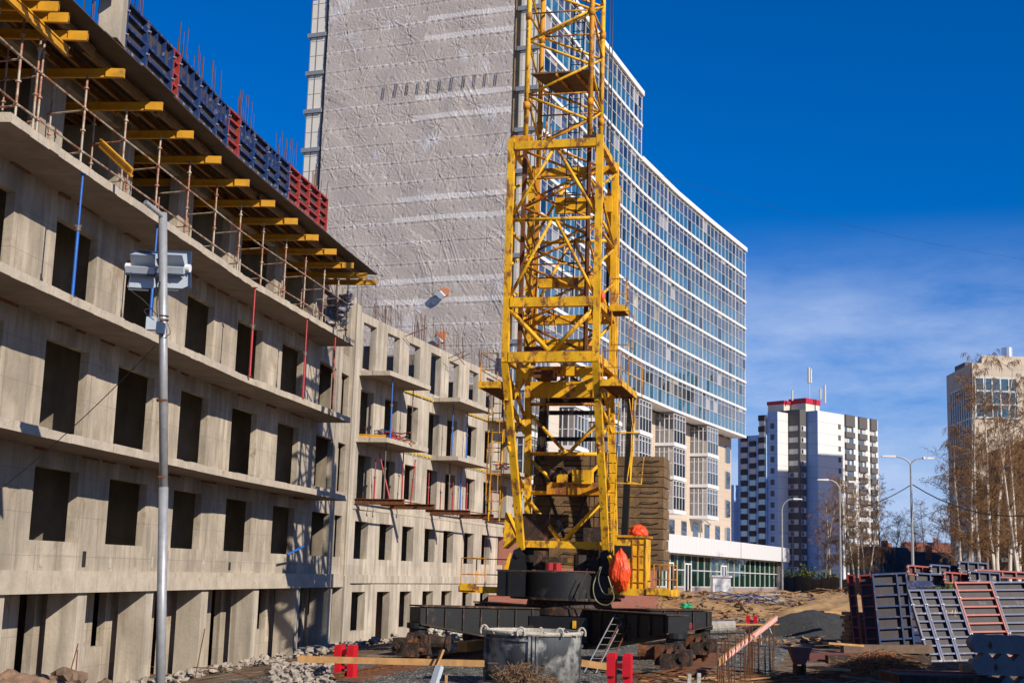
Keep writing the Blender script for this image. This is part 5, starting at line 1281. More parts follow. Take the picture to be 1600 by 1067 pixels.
# turntable, decks
mb = MB()
mb.box(-1.7,-1.35,-1.25,-.9,2.07,2.83); mb.box(-1.35,-1.28,-1.3,-.9,2.07,2.83); mb.box(-1.28,-.85,-1.22,-.9,2.07,2.83)
n = 56; pr = []
for k in range(n+1):
    a = math.pi*(1+k/n); pr.append((.15+1.45*math.cos(a), .3+1.75*math.sin(a)))
mb.prism(pr+[(1.6,1.8),(-1.3,1.8)], 2.07, 2.83); mb.box(1.1,1.95,-.9,.8,2.1,2.8); mb.build('turntable', m_dark, crane)
mb = MB(); mb.box(-1.8,2.0,-1.0,1.9,2.83,2.88); mb.lathe([(0,2.07),(1.75,2.07),(1.75,2.0),(0,2.0)],28,(.15,.3)); mb.build('turntable_plate', m_grease, crane)
mb = MB(); mb.lathe([(0,1.99),(1.3,1.99),(1.35,1.8),(1.45,1.75),(1.45,1.55),(0,1.55)],30,(.3,.1)); mb.build('slewing_ring', m_grease, crane)
for sd in (-1,1):
    u = hinge[sd][0]; mb = MB(); 
    for w_ in (.35,1.0): mb.extr([(u-.32,w_,2.88),(u+.32,w_,2.88),(u+.2,w_,3.35),(u+.05,w_,3.6),(u-.15,w_,3.5)], (0,.05,0))
    mb.tube((u,.3,3.35),(u,1.1,3.35),.09,10); mb.build('hinge_bracket', m_dark, crane)
mb = MB(); mb.tube((-.25,-.3,2.9),(-.25,-.3,3.12),.15,10); mb.tube((-.02,-.3,2.9),(-.02,-.3,3.12),.13,10); mb.build('red_motor', m_propR, crane)
mb = MB(); mb.box(-.5,.2,-.4,.2,3.15,3.3); mb.tube((.6,.2,2.9),(.6,.2,3.4),.2,10); mb.box(-.9,-.55,.2,.7,2.9,3.5); mb.box(.85,1.2,.2,.6,2.9,3.3); mb.build('slewing_gear', m_grease, crane)
mb = MB(); mb.box(-1.6,-.6,1.0,1.1,2.9,4.7); mb.build('machinery_screen', m_grease, crane)
mb = MB(); mb.box(.5,1.3,1.2,1.3,2.9,4.3); mb.build('machinery_screen', m_grease, crane)
pl = platform(-3.0,-1.72,-.9,1.0,2.2,'deck'); railing([(-1.75,.95),(-2.98,.95),(-2.98,-.85),(-2.2,-.85)], 2.2, 3.2, m_yellow2, parent=pl)
mb = MB(); mb.box(-2.98,-2.45,-.97,-.93,2.2,2.42); mb.build('toe_board', m_yellow, pl)
mb = MB(); mb.extr([(-2.0,-.2,2.2),(-1.6,-.2,3.4),(-1.55,-.2,3.4),(-1.75,-.2,2.2)], (0,.06,0)); mb.extr([(-1.95,.3,3.55),(-1.55,.3,3.9),(-1.9,.3,4.7)], (0,.8,0)); mb.build('stay_plate', m_yellow, crane)
pl = platform(1.75,3.6,-1.0,1.2,2.28,'deck'); railing([(3.1,-.95),(3.55,-.95),(3.55,.2),(3.55,1.1),(3.0,1.1)], 2.28, 3.15, m_yellow2, parent=pl)
mb = MB(); mb.box(2.9,3.58,-1.08,-1.04,2.25,2.46); mb.build('toe_board', m_yellow, pl)
# hanging cables
def ccurve(pts, r, n=12):
    P = [Vector(p) for p in pts]; out = []
    for i in range(len(P)-1):
        p0 = P[max(0,i-1)]; p1 = P[i]; p2 = P[i+1]; p3 = P[min(len(P)-1,i+2)]
        for k in range(n):
            t = k/n; out.append(.5*((2*p1)+(p2-p0)*t+(2*p0-5*p1+4*p2-p3)*t*t+(3*p1-p0-3*p2+p3)*t**3))
    out.append(P[-1]); return out
def cab_(pl_, r, m, nm='hanging_cable'):
    pts = [cpx(x, y, w_) for x, y, w_ in pl_]; mb = MB(); mb.path(ccurve(pts, r, 6), r, 6); mb.build(nm, m, crane)
m_hose = mat('yellow_green_hose', (.16,.13,.05), .5)
cab_([(938,885,-1.6),(927,915,-1.8),(932,938,-1.8),(948,945,-1.8),(959,935,-1.8),(956,920,-1.6),(950,900,-1.5)], .02, m_hose)
cab_([(940,885,-1.7),(935,905,-1.8),(942,925,-1.8),(952,928,-1.8),(958,915,-1.7)], .02, m_cbl)
cab_([(917,893,-1.5),(908,915,-1.6),(905,936,-1.6),(912,915,-1.6)], .014, m_cbl)
cab_([(953,868,-.9),(962,895,-1.2),(966,915,-1.2),(972,925,-1.1)], .03, m_yellow)
mb = MB(); mb.beam(cpx(951,868,-.9), cpx(968,922,-1.05), .08, .08); mb.beam(cpx(962,866,-.9), cpx(972,905,-1.0), .05, .05); mb.build('stay_plate', m_yellow, crane)
# undercarriage: hub, four tapered arms, bogies
mb = MB(); mb.box(-.75,1.35,-.95,1.15,.7,1.55); mb.prism([(-1.2,-.9),(-.6,-1.5),(1.2,-1.5),(1.8,-.9),(1.8,1.1),(1.2,1.7),(-.6,1.7),(-1.2,1.1)], .78, 1.52); mb.build('hub', m_dark, crane)
CCu = Vector((.35,0,0))
for sx, sy in ((-1,-1),(1,-1),(1,1),(-1,1)):
    tip = Vector((CCu.x+sx*3.75, sy*3.75, 0)); root = Vector((CCu.x+sx*.9, sy*.9, 0)); d = (tip-root).normalized(); s_ = Vector((d.y,-d.x,0))*.34
    e = tip+d*.12
    mb = MB(); mb.hexa([root+s_+Vector((0,0,.62)), root-s_+Vector((0,0,.62)), e-s_+Vector((0,0,1.28)), e+s_+Vector((0,0,1.28))],
                       [root+s_+Vector((0,0,1.70)), root-s_+Vector((0,0,1.70)), e-s_+Vector((0,0,1.72)), e+s_+Vector((0,0,1.72))])
    arm = mb.build('arm', m_dark, crane)
    mb = MB(); s2 = s_*1.16
    mb.hexa([root+s2+Vector((0,0,1.72)), root-s2+Vector((0,0,1.72)), e-s2+Vector((0,0,1.74)), e+s2+Vector((0,0,1.74))],[root+s2+Vector((0,0,1.76)), root-s2+Vector((0,0,1.76)), e-s2+Vector((0,0,1.78)), e+s2+Vector((0,0,1.78))])
    mb.hexa([root+s2+Vector((0,0,.57)), root-s2+Vector((0,0,.57)), e-s2+Vector((0,0,1.23)), e+s2+Vector((0,0,1.23))],[root+s2+Vector((0,0,.615)), root-s2+Vector((0,0,.615)), e-s2+Vector((0,0,1.275)), e+s2+Vector((0,0,1.275))])
    for k in range(7):
        q = root.lerp(e, .08+k*.145); zb = .62+.66*(.08+k*.145)
        for sg in (1,-1):
            o_ = s_*1.07*sg; mb.beam(q+o_+Vector((0,0,zb+.02)), q+o_+Vector((0,0,1.7)), .05, .04, d)
    mb.build('flange', m_grease, arm)
    bg_ = D.objects.new('bogie', None); COL.objects.link(bg_); bg_.parent = crane; bg_.location = (tip.x, tip.y, 0)
    mb = MB(); mb.lathe([(0,1.27),(.34,1.27),(.34,1.12),(.26,1.1),(.26,.95),(0,.95)], 16); mb.build('pivot', m_dark, bg_)
    mb = MB(); mb.extr([(-.22,-.85,.35),(-.22,.85,.35),(-.22,.6,.72),(-.22,.3,1.0),(-.22,-.3,1.0),(-.22,-.6,.72)], (.06,0,0)); mb.extr([(.16,-.85,.35),(.16,.85,.35),(.16,.6,.72),(.16,.3,1.0),(.16,-.3,1.0),(.16,-.6,.72)], (.06,0,0)); mb.box(-.16,.16,-.35,.35,.8,1.0)
    mb.box(-.3,.3,-.95,-.83,.35,.75); mb.box(-.3,.3,.83,.95,.35,.75); mb.build('bogie_frame', m_grease, bg_)
    for w_ in (-.5,.5):
        mb = MB(); mb.tube((-.11,w_,.52),(.11,w_,.52),.3,20); mb.tube((-.15,w_,.52),(-.11,w_,.52),.34,20); mb.tube((.11,w_,.52),(.15,w_,.52),.34,20); mb.tube((-.34,w_,.52),(.34,w_,.52),.07,10); mb.build('wheel', m_rust, bg_)
    sg = -sx
    mb = MB(); mb.tube((sg*.3,-.15,.72),(sg*.95,-.15,.72),.2,12); mb.tube((sg*.95,-.15,.72),(sg*1.0,-.15,.72),.23,12); mb.box(min(sg*.24,sg*.5),max(sg*.24,sg*.5),-.5,.3,.4,.95); mb.build('drive_motor', m_rust if sx > 0 else m_grease, bg_)
    mb = MB(); mb.tube((sx*.3,-.7,.62),(sx*.3,-.95,.62),.2,14); mb.tube((sx*.3,-.95,.62),(sx*.3,-1.0,.62),.08,10); mb.box(sx*.3-.22,sx*.3+.22,-.75,-.2,.42,.85); mb.build('gear_cover', m_grease, bg_)
# the number on the arm end, yellow lamp
fc = D.curves.new('number', 'FONT'); fc.body = '8'; fc.size = .22; fc.extrude = .004; fo = D.objects.new('number', fc)
COL.objects.link(fo); tip = Vector((CCu.x+4.15, -4.45, 1.38)); 
dg = bpy.context.evaluated_depsgraph_get(); me = D.meshes.new_from_object(fo.evaluated_get(dg)); D.objects.remove(fo); me.materials.clear(); me.materials.append(m_tred)
no = D.objects.new('painted_number', me); COL.objects.link(no); no.parent = crane; no.rotation_euler = (math.radians(90),0,math.radians(45)); no.location = (CCu.x+4.10, -3.42, 1.40)
mb = MB(); mb.box(.75,.85,-1.56,-1.5,1.2,1.42); mb.build('marker_lamp', m_yellow, crane)
mb = MB(); mb.tube((-.55,-1.55,1.15),(-.55,-1.5,1.15),.1,12); mb.build('lug', m_grease, crane)
# boarding ladders leaning on the right arm
for (a, b, m) in (((985,955,-2.3),(938,1033,-4.2),m_rust),((972,955,-2.2),(922,1032,-4.3),m_galv)):
    p, q = cpx(*a), cpx(*b); ladder(p, (q.x,q.y,.12), .32, m, r=.018)
# ================================================================== orange cloths
def cloth_blob(name, c, sx_, sy_, sz_, label, seed, parentless=True):
    import bmesh
    bm = bmesh.new(); bmesh.ops.create_icosphere(bm, subdivisions=5, radius=1); mb = MB()
    for v in bm.verts:
        p = v.co.copy(); f = 1+.22*mnoise.noise(p*1.6+Vector((seed,0,0)))-.16*abs(mnoise.noise(Vector((p.x*5,p.y*5,p.z*1.6+seed))))-.10*abs(mnoise.noise(Vector((p.x*11+seed,p.y*11,p.z*3))))
        tz = 1-.25*max(0,p.z)*1.0
        mb.v.append((p.x*f*sx_*tz, p.y*f*sy_*tz, p.z*f*sz_))
    mb.f = [tuple(q.index for q in f.verts) for f in bm.faces]; mb.m = [0]*len(mb.f); bm.free()
    o = mb.build(name, m_cloth, smooth=True); o.location = c; o.rotation_euler = (0,0,-CRA); return tag(o, label, 'cloth')
def cw(u, w_, z): p = CT+cx_*u+cf_*w_; return Vector((p.x,p.y,z))
cloth_blob('orange_cloth', cw(2.52,-.4,4.15), .34, .3, .22, 'orange cloth bundle lying on top of the yellow cabinet', 3)
cloth_blob('orange_cloth', cw(2.1,-1.2,2.95), .33, .26, .62, 'large glossy orange cloth hanging in front of the yellow cabinet', 7)
cloth_blob('red_rag', cpx(941,463,-1.4)*0+cw(cpx(941,463,-1.4).x,-1.4,cpx(941,463,-1.4).z), .08, .08, .2, 'small red rag tied to the right leg of the crane', 5)

# ================================================================== crane track
def track(u, name_label, v0, v1):
    t_ = thing('crane_rail', name_label, 'rail', (0,0,0), 0, 'crane rails')
    mb = MB(); n = 40
    def rb(uu, wv, z0, z1):
        for k in range(n):
            va, vb = v0+(v1-v0)*k/n, v0+(v1-v0)*(k+1)/n
            A, B, C, E = cl(uu-wv,va), cl(uu+wv,va), cl(uu+wv,vb), cl(uu-wv,vb)
            mb.hexa([(A.x,A.y,z0),(B.x,B.y,z0),(C.x,C.y,z0),(E.x,E.y,z0)],[(A.x,A.y,z1),(B.x,B.y,z1),(C.x,C.y,z1),(E.x,E.y,z1)])
    rb(u,.07,.10,.12); rb(u,.012,.12,.20); rb(u,.038,.20,.235)
    mb.build('rail', m_rust, t_)
    v = v0+.2; k = 0
    mb = MB()
    while v < v1 and k < 90:
        A = cl(u-.62-random.uniform(0,.05), v); B = cl(u+.62+random.uniform(0,.06), v+random.uniform(-.05,.05)); z = .045
        mb = MB(); mb.beam((A.x,A.y,z),(B.x,B.y,z),.22,.12); mb.build('sleeper', m_sleep, t_); v += .5; k += 1
m_sleep = mat('rust_stained_sleeper', (.20,.085,.045), .9, var=.5, vscale=3, bump=.4)
UR1, UR2 = CCu.x-3.75, CCu.x+3.75
track(UR1, 'left crane rail with short sleepers, ending at the red stop beside the plank', -10.2, 30); track(UR2, 'right crane rail on closely laid rusty sleepers, running off behind the crane', -13.2, 24)
def stop(u, v, h, label, rz=-AX):
    p = cl(u, v); t_ = thing('rail_stop', label, 'rail stop', (p.x,p.y,.1), rz, 'red stops at the rail ends')
    for s_ in (-1,1):
        mb = MB(); mb.box(s_*.17-.08,s_*.17+.08,-.15,.15,0,h); mb.box(s_*.17-.09,s_*.17+.09,-.2,-.15,h*.55,h*.95); mb.build('side_plate', m_red2, t_)
    mb = MB(); mb.box(-.1,.1,-.1,.1,h*.25,h*.35); mb.box(-.1,.1,-.1,.1,h*.7,h*.8); mb.build('cross_bolt', m_red2, t_)
m_red2 = mat('bright_red_paint', (.55,.008,.018), .4, spec=.5, var=.15)
stop(UR1, -9.4, .78, 'red rail stop at the left, behind the long plank'); stop(UR2, -12.6, 1.05, 'red rail stop at the near end of the right rail'); stop(UR2+.05, 24.5, 1.0, 'distant red rail stop at the far end of the right rail')
# ================================================================== floodlight mast
p0 = atY(256.5, 1060, 24.0); p1 = atY(254.5, 333, 24.0)
mast = thing('floodlight_mast', 'grey rusty pole with two floodlights standing in front of the concrete building', 'light mast', (p0.x, 24.0, 0))
mb = MB(); H = p1.z; dx = p1.x-p0.x
mb.tube((0,0,-.3),(dx*.4,0,H*.45),.085,16); mb.tube((dx*.4,0,H*.45),(dx,0,H),.078,16); mb.build('pole', m_galv, mast, True)
for z in (H*.47, H*.78, H*.62): 
    mb = MB(); mb.tube((dx*z/H,0,z-.02),(dx*z/H,0,z+.02),.10,14); mb.build('clamp_band', m_rust, mast)
def mrel(px, py, Y): q = atY(px, py, Y); return Vector((q.x-p0.x, Y-24, q.z))
mb = MB(); mb.tube(mrel(253,337,23.95), mrel(227,316,23.6), .05, 10); mb.build('top_arm', m_galv, mast)
zc = mrel(243,425,23.7)
for sx_, nm in ((-1,'l'),(1,'r')):
    ox = mrel(225 if sx_ < 0 else 271, 422, 24.42)
    f_ = D.objects.new('floodlight', None); COL.objects.link(f_); f_.parent = mast; f_.location = ox; f_.rotation_euler = (math.radians(22), math.radians(3), math.radians(-8))
    W2, Dp, Hh = .245, .26, .30
    mb = MB()
    mb.hexa([(-W2,-.20,-Hh),(W2,-.20,-Hh),(W2,.06,-Hh),(-W2,.06,-Hh)],[(-W2,.0,Hh*.1),(W2,.0,Hh*.1),(W2,.12,Hh*.1),(-W2,.12,Hh*.1)]); 
    mb.hexa([(-W2,.0,Hh*.1),(W2,.0,Hh*.1),(W2,.12,Hh*.1),(-W2,.12,Hh*.1)],[(-W2*.9,-.10,Hh),(W2*.9,-.10,Hh),(W2*.9,.12,Hh),(-W2*.9,.12,Hh)])
    mb.build('housing', m_lamp, f_)
    mb = MB(); mb.hexa([(-W2-.05,.06,-Hh-.04),(W2+.05,.06,-Hh-.04),(W2+.05,.12,-Hh-.04),(-W2-.05,.12,-Hh-.04)],[(-W2-.05,.12,Hh+.03),(W2+.05,.12,Hh+.03),(W2+.05,.19,Hh+.03),(-W2-.05,.19,Hh+.03)]); mb.build('front_frame', m_lampd, f_)
    mb = MB(); mb.box(-W2-.03,W2+.03,-.20,-.12,-.03,.09); mb.build('bracket', m_lamp, f_)
    mb = MB(); mb.box(-W2-.03,W2+.03,-.205,-.12,-.075,-.03); 
    for x in (-.12,.14): mb.tube((x,-.22,-.05),(x,-.2,-.05),.016,8)
    mb.build('bracket_shade', m_lampd, f_)
    mb = MB(); mb.tube((sx_*(W2+.0),-.02,.05),(sx_*(W2+.09),-.02,.05),.075,14); mb.build('pivot_knob', m_band, f_)
    mb = MB(); mb.box(-W2,W2*.6,-.17,-.15,-Hh-.06,-Hh-.03); mb.build('lower_clip', m_band, f_)
mb = MB(); b = mrel(239,505,23.8); mb.box(b.x-.10,b.x+.08,b.y-.1,b.y+.08,b.z-.13,b.z+.10); mb.build('ballast_box', m_lamp, mast)
mb = MB(); mb.box(b.x+.081,b.x+.2,b.y-.08,b.y+.1,b.z-.19,b.z+.02); mb.build('connector', m_lampd, mast)
mb = MB(); mb.path(ccurve([mrel(205,425,23.6),mrel(202,450,23.6),mrel(225,470,23.6),mrel(247,495,23.7)],0,5), .008, 5); mb.path(ccurve([mrel(250,440,23.8),mrel(246,470,23.85),mrel(248,505,23.8),mrel(252,520,23.8)],0,5), .02, 5)
mb.path(ccurve([mrel(241,500,23.7),mrel(228,490,23.7),mrel(226,484,23.7),mrel(238,482,23.8)],0,5), .007, 5); mb.path(ccurve([mrel(262,505,23.9),mrel(266,520,23.9),mrel(258,526,23.9)],0,5), .008, 5)
for z_ in (494, 500): q = mrel(256, z_, 24); mb.tube((q.x,0,q.z-.008),(q.x,0,q.z+.008),.092,12)
mb.build('cables', m_cbl, mast)

# ================================================================== steel tank in the foreground
c = atY(833, 985, 34.0); tz = .08; TH_ = c.z+.02-tz
tk = thing('mortar_tank', 'round scuffed black steel mortar tank crusted with cement, in the middle foreground', 'tank', (c.x, 34.0, tz), math.radians(-6))
R_ = 1.2
mb = MB(); mb.lathe([(R_-.03,0.02),(R_,0.02),(R_,TH_-.1)], 48); mb.build('shell', m_tank, tk, True)
mb = MB(); mb.lathe([(R_-.04,TH_-.10),(R_+.03,TH_-.10),(R_+.04,TH_-.02),(R_+.01,TH_),(R_-.05,TH_)], 48); mb.build('rim', m_cement, tk, True)
mb = MB(); mb.lathe([(R_,.0),(R_+.12,.0),(R_+.12,.06),(R_+.02,.10)], 48); mb.build('base_ring', m_cement, tk, True)
mb = MB(); mb.lathe([(R_-.05,TH_-.25),(R_-.05,TH_)], 40); mb.lathe([(0,TH_-.10),(.6,TH_-.14),(R_-.05,TH_-.12)], 30); mb.build('mortar_crust', m_cement, tk)
mb = MB(); rn = random.Random(4)
for k in range(26):
    a = rn.uniform(0,6.28); mb.blob(((R_+.01)*math.cos(a),(R_+.01)*math.sin(a),TH_-rn.uniform(-.02,.10)), rn.uniform(.03,.07), k, 1, .6, .8)
mb.build('cement_lumps', m_cement, tk, True)
# framed door panel and vertical flat bars on the near side
def tpt(a, r, z): return Vector((r*math.sin(a), -r*math.cos(a), z))
mb = MB()
for a in (-1.15,-1.08,.02,.10,.17): mb.beam(tpt(a,R_+.03,.02), tpt(a,R_+.03,TH_-.1), .06, .05, tpt(a,1,0))
for z in (.12,TH_-.2):
    for k in range(8): a0, a1 = -1.08+k*.1375, -1.08+(k+1)*.1375; mb.beam(tpt(a0,R_+.02,z), tpt(a1,R_+.02,z), .05, .05)
mb.build('panel_frame', m_tank, tk)
mb = MB()
for a in (-1.2,-.15,.62,1.35):
    b = tpt(a, R_+.05, TH_-.04); mb.path([b+Vector((.09*math.cos(q),0,.14*math.sin(q))) for q in np.linspace(-.4,3.6,10)], .028, 6)
mb.build('lifting_lug', m_cement, tk)

# ================================================================== planks and small things in front
def plank(a, b, w_, h, label, m=None, cat='plank', name='plank', grp=None, up=(0,0,1)):
    mb = MB(); mb.beam(a, b, w_, h, up); return tag(mb.build(name, m or m_wood), label, cat, grp)
plank(atY(465,1029,32.6), atY(757,1036,32.6), .06, .15, 'long orange brown plank set on edge left of the tank')
plank(atY(908,1035,35), atY(949,1041,35), .25, .16, 'short plank end right of the tank')
plank(atY(678,1048,32.3), atY(692,1014,32.4), .12, .05, 'short wooden stake leaning on the long plank', cat='stake')
plank(atY(675,1080,31), atY(687,1040,31.2), .16, .12, 'white post end at the bottom edge left of the tank', m_lamp, 'post', 'post')
plank(atY(697,1075,31), atY(697.5,1054,31), .09, .06, 'small wooden peg at the bottom edge beside the white post', cat='stake', name='peg')
plank(atY(1076,1080,30), atY(1077,1052,30), .10, .08, 'left one of two wooden pegs at the bottom edge', cat='stake', name='peg', m=m_cement)
plank(atY(1091,1080,30), atY(1092,1051,30), .11, .08, 'right one of two wooden pegs at the bottom edge', cat='stake', name='peg', m=m_cement)
plank(atY(722,1010,42), atY(752,1006,44), .3, .3, 'wooden block behind the left arm of the crane base', cat='block', name='wooden_block')
# barrier plank with warning tape
bar_ = thing('barrier_board', 'plank barrier wrapped with red and white warning tape beside the right rail', 'barrier', (0,0,0))
A_, B_ = atY(1122,1035,34), atY(1212,966,39.5)
mb = MB(); mb.beam(A_, B_, .05, .17); mb.build('board', m_wood, bar_)
m_tape = D.materials.new('warning_tape'); m_tape.use_nodes = True; t = m_tape.node_tree; wv = N(t,'ShaderNodeTexWave'); wv.inputs['Scale'].default_value = 3.2; wv.bands_direction = 'DIAGONAL'
t.links.new(N(t,'ShaderNodeTexCoord').outputs['Object'], wv.inputs['Vector']); rr_ = N(t,'ShaderNodeValToRGB'); rr_.color_ramp.interpolation = 'CONSTANT'; rr_.color_ramp.elements[0].color = (.75,.70,.68,1); rr_.color_ramp.elements[1].color = (.6,.03,.03,1); rr_.color_ramp.elements[1].position = .5
t.links.new(wv.outputs['Color'], rr_.inputs[0]); t.links.new(rr_.outputs[0], t.nodes['Principled BSDF'].inputs['Base Color'])
mb = MB(); a2 = A_.lerp(B_,.10); mb.beam(a2, B_+(B_-A_)*.02, .058, .12)
for f_ in (.12,.35,.62,.7,.85):
    q = A_.lerp(B_, f_); L_ = random.uniform(.15,.5); mb.beam(q+Vector((0,-.04,-.02)), q+Vector((random.uniform(-.1,.1),-.05,-L_)), .012, .07, (0,1,0))
mb.build('warning_tape', m_tape, bar_)
for f_ in (.03,.55,.97):
    q = A_.lerp(B_, f_); mb = MB(); mb.tube((q.x,q.y+.04,0),(q.x,q.y+.04,q.z+.15),.015,5); mb.build('stake', m_rust, bar_)
rn = random.Random(9)
for k in range(34):
    px = 1122+rn.random()*92; py = 1067-(px-1122)*.55+rn.uniform(-22,30); Y = 31+(px-1122)*.08+rn.uniform(-1,2.5)
    p = atY(px, py, Y); h = rn.uniform(.9,1.7)
    o = D.objects.new('starter_bar', me_bar); COL.objects.link(o); o.location = (p.x,p.y,-.1); o.scale = (1,1,h); o.rotation_euler = (rn.uniform(-.05,.05),rn.uniform(-.05,.05),0)
    tag(o, 'thin dark reinforcing bar standing upright near the taped barrier', 'starter bar', 'starter bars by the taped barrier')
# red stand and puddle
c = atY(1249,1030,37); st_ = thing('red_stand', 'small brown red steel hopper stand on the muddy ground', 'stand', (c.x,37,.05), .1)
mb = MB(); mb.hexa([(-.13,-.13,.55),(.13,-.13,.55),(.13,.13,.55),(-.13,.13,.55)],[(-.30,-.2,1.0),(.30,-.2,1.0),(.30,.2,1.0),(-.30,.2,1.0)]); mb.build('hopper', mat('brown_red_paint',(.20,.07,.055),.6,var=.3), st_)
mb = MB(); mb.box(-.15,-.09,-.12,.12,0,.55); mb.box(.09,.15,-.12,.12,0,.55); mb.box(-.09,.09,.05,.08,0,.5); mb.build('leg', m_rust, st_)
m_wat = mat('puddle_water', (.05,.045,.04), .05, spec=.6)
mb = MB(); c = atZ(1290,1020,.09); pts = [(c.x+1.6*math.cos(a)*(1+.3*math.sin(3*a)), c.y+1.5*math.sin(a)*(1+.25*math.cos(2*a))) for a in np.linspace(0,6.28,22)[:-1]]; mb.prism(pts, .0, .085)
structure('puddle_water', mb, m_wat)
# ================================================================== heap builders
def heap(name, label, cat, c, rx, ry, h, m, seed, kind='stuff', n=46, rough=.18, ang=0):
    mb = MB(); vs = []
    ca, sa = math.cos(ang), math.sin(ang)
    for j in range(n+1):
        for i in range(n+1):
            u, v = -1.25+2.5*i/n, -1.25+2.5*j/n; rr_ = math.hypot(u,v); f_ = mnoise.noise(Vector((u*1.8+seed,v*1.8,seed)))
            z = h*max(0, 1-(rr_*(1+.25*f_))**1.5) + (rough*h*mnoise.noise(Vector((u*6,v*6,seed)))+rough*.5*h*mnoise.noise(Vector((u*15,v*15,seed))) if rr_ < 1.1 else 0)
            if rr_ > 1.1: z = -.25
            x, y = u*rx, v*ry; vs.append((c[0]+x*ca-y*sa, c[1]+x*sa+y*ca, c[2]+z-.03))
    mb.v = vs; mb.f = [(j*(n+1)+i, j*(n+1)+i+1, (j+1)*(n+1)+i+1, (j+1)*(n+1)+i) for j in range(n) for i in range(n)]; mb.m = [0]*len(mb.f)
    return tag(mb.build(name, m, smooth=True), label, cat, kind=kind)
m_coal = mat('black_gravel', (.035,.035,.035), .95, var=.5, vscale=6, bump=1., bscale=9, dust=((.20,.17,.11),2.,.66))
m_sandh = mat('yellow_sand', (.42,.26,.12), .95, var=.5, vscale=1.2, bump=1., bscale=3, dust=((.16,.10,.06),1.1,.62))
m_grit = mat('grey_rubble_soil', (.30,.25,.20), .95, var=.5, vscale=3, bump=1., bscale=8)
c = atY(1272, 965, 64); heap('gravel_heap', 'dark heap of black gravel on the sand', 'heap', (c.x,64,.15), 3.8,3.4,1.35, m_coal, 2, rough=.07)
c = atY(1330, 960, 72); heap('sand_heap', 'yellow sand bank behind the black gravel heap', 'heap', (c.x+1.5,74,.5), 7.5,4,1.45, m_sandh, 6, rough=.2)
c = atY(1165, 945, 88); heap('sand_heap', 'bumpy yellow sand bank in front of the shop podium', 'heap', (c.x,90,.85), 8,5,1.1, m_sandh, 11, rough=.28)
c = atY(1230, 945, 100); heap('sand_heap', 'sand bank before the right end of the podium', 'heap', (c.x,104,1.0), 8,5,1.0, m_sandh, 13, rough=.28)
c = atY(1060, 945, 84); heap('sand_heap', 'low sand bank behind the right arm of the crane base', 'heap', (c.x,86,.6), 6,4,.9, m_sandh, 21, rough=.3)
def rocks(name, label, pts, m, kind='stuff'):
    mb = MB()
    for k, (x, y, z, r) in enumerate(pts): mb.blob((x,y,z), r, k, 2 if r > .12 else 1, .7, .9)
    return tag(mb.build(name, m), label, 'rubble', kind=kind)
rn = random.Random(21)
pts = []
for k in range(230):
    y = rn.uniform(30,58); w_ = rn.uniform(.4,2.4) if y > 44 else rn.uniform(.6,2.0); p = wpt(y, w_); pts.append((p.x,p.y,gz(p.x,p.y)+.05+rn.random()*.18, abs(rn.gauss(.04,.05))+.04))
rocks('rubble_strip', 'pale concrete rubble along the foot of the unfinished building', pts, m_rub)
pts = []
for k in range(200): px, py = rn.uniform(425,520), rn.uniform(1042,1075); p = atZ(px, py, .05); pts.append((p.x,p.y,.02+rn.random()*.2, rn.uniform(.05,.13)))
rocks('rubble_patch', 'heap of broken pale concrete pieces at the bottom left of the red stop', pts, m_rub)
pts = []
for k in range(240): px, py = rn.uniform(640,800), rn.uniform(985,1004); p = atZ(px, py, .05); pts.append((p.x,p.y,.05+rn.random()*.35, rn.uniform(.05,.16)))
rocks('rubble_bank', 'grey rubble under the left arm of the crane base', pts, m_cement)
c = atY(12, 1075, 26); heap('rubble_heap', 'reddish rubble heap at the bottom left corner', 'heap', (c.x,26.5,.25), 1.6,1.6,.35, mat('reddish_rubble',(.28,.17,.11),.95,var=.5,vscale=4,bump=1.,bscale=8), 31, rough=.5)
for k,(px, py, Y, r, lb) in enumerate(((98,1062,27,.26,'brown broken block left of the mast foot at the bottom edge'),(118,1060,27.3,.22,'second brown broken block close to the mast foot'),(165,1068,27,.13,'small brown stone right of the broken blocks'))):
    c = atY(px, py, Y); mb = MB(); mb.blob((0,0,0), r, k+5, 2, .8, .5); o = mb.build('broken_block', m_oldwood); o.location = c; tag(o, lb, 'rubble block')
for (x0,y0,x1,y1,Y,lb) in ((107,1060,122,1005,27,'thin dark rod leaning on the wall left of the mast'),(118,1060,121,1015,27.1,'second thin dark rod beside the leaning one'),(304,1063,320,982,30,'thin bent rusty rod right of the mast')):
    mb = MB(); mb.tube(atY(x0,y0,Y), atY(x1,y1,Y+.6), .013, 5); tag(mb.build('steel_rod', m_rust), lb, 'rod')
wire(ccurve([atY(302,1042,30),atY(345,1045,31),atY(385,1055,32),atY(420,1062,32.5)],0,6), .012, 'rusty wire lying across the foot of the wall right of the mast', 'loose_wire', m_rust)
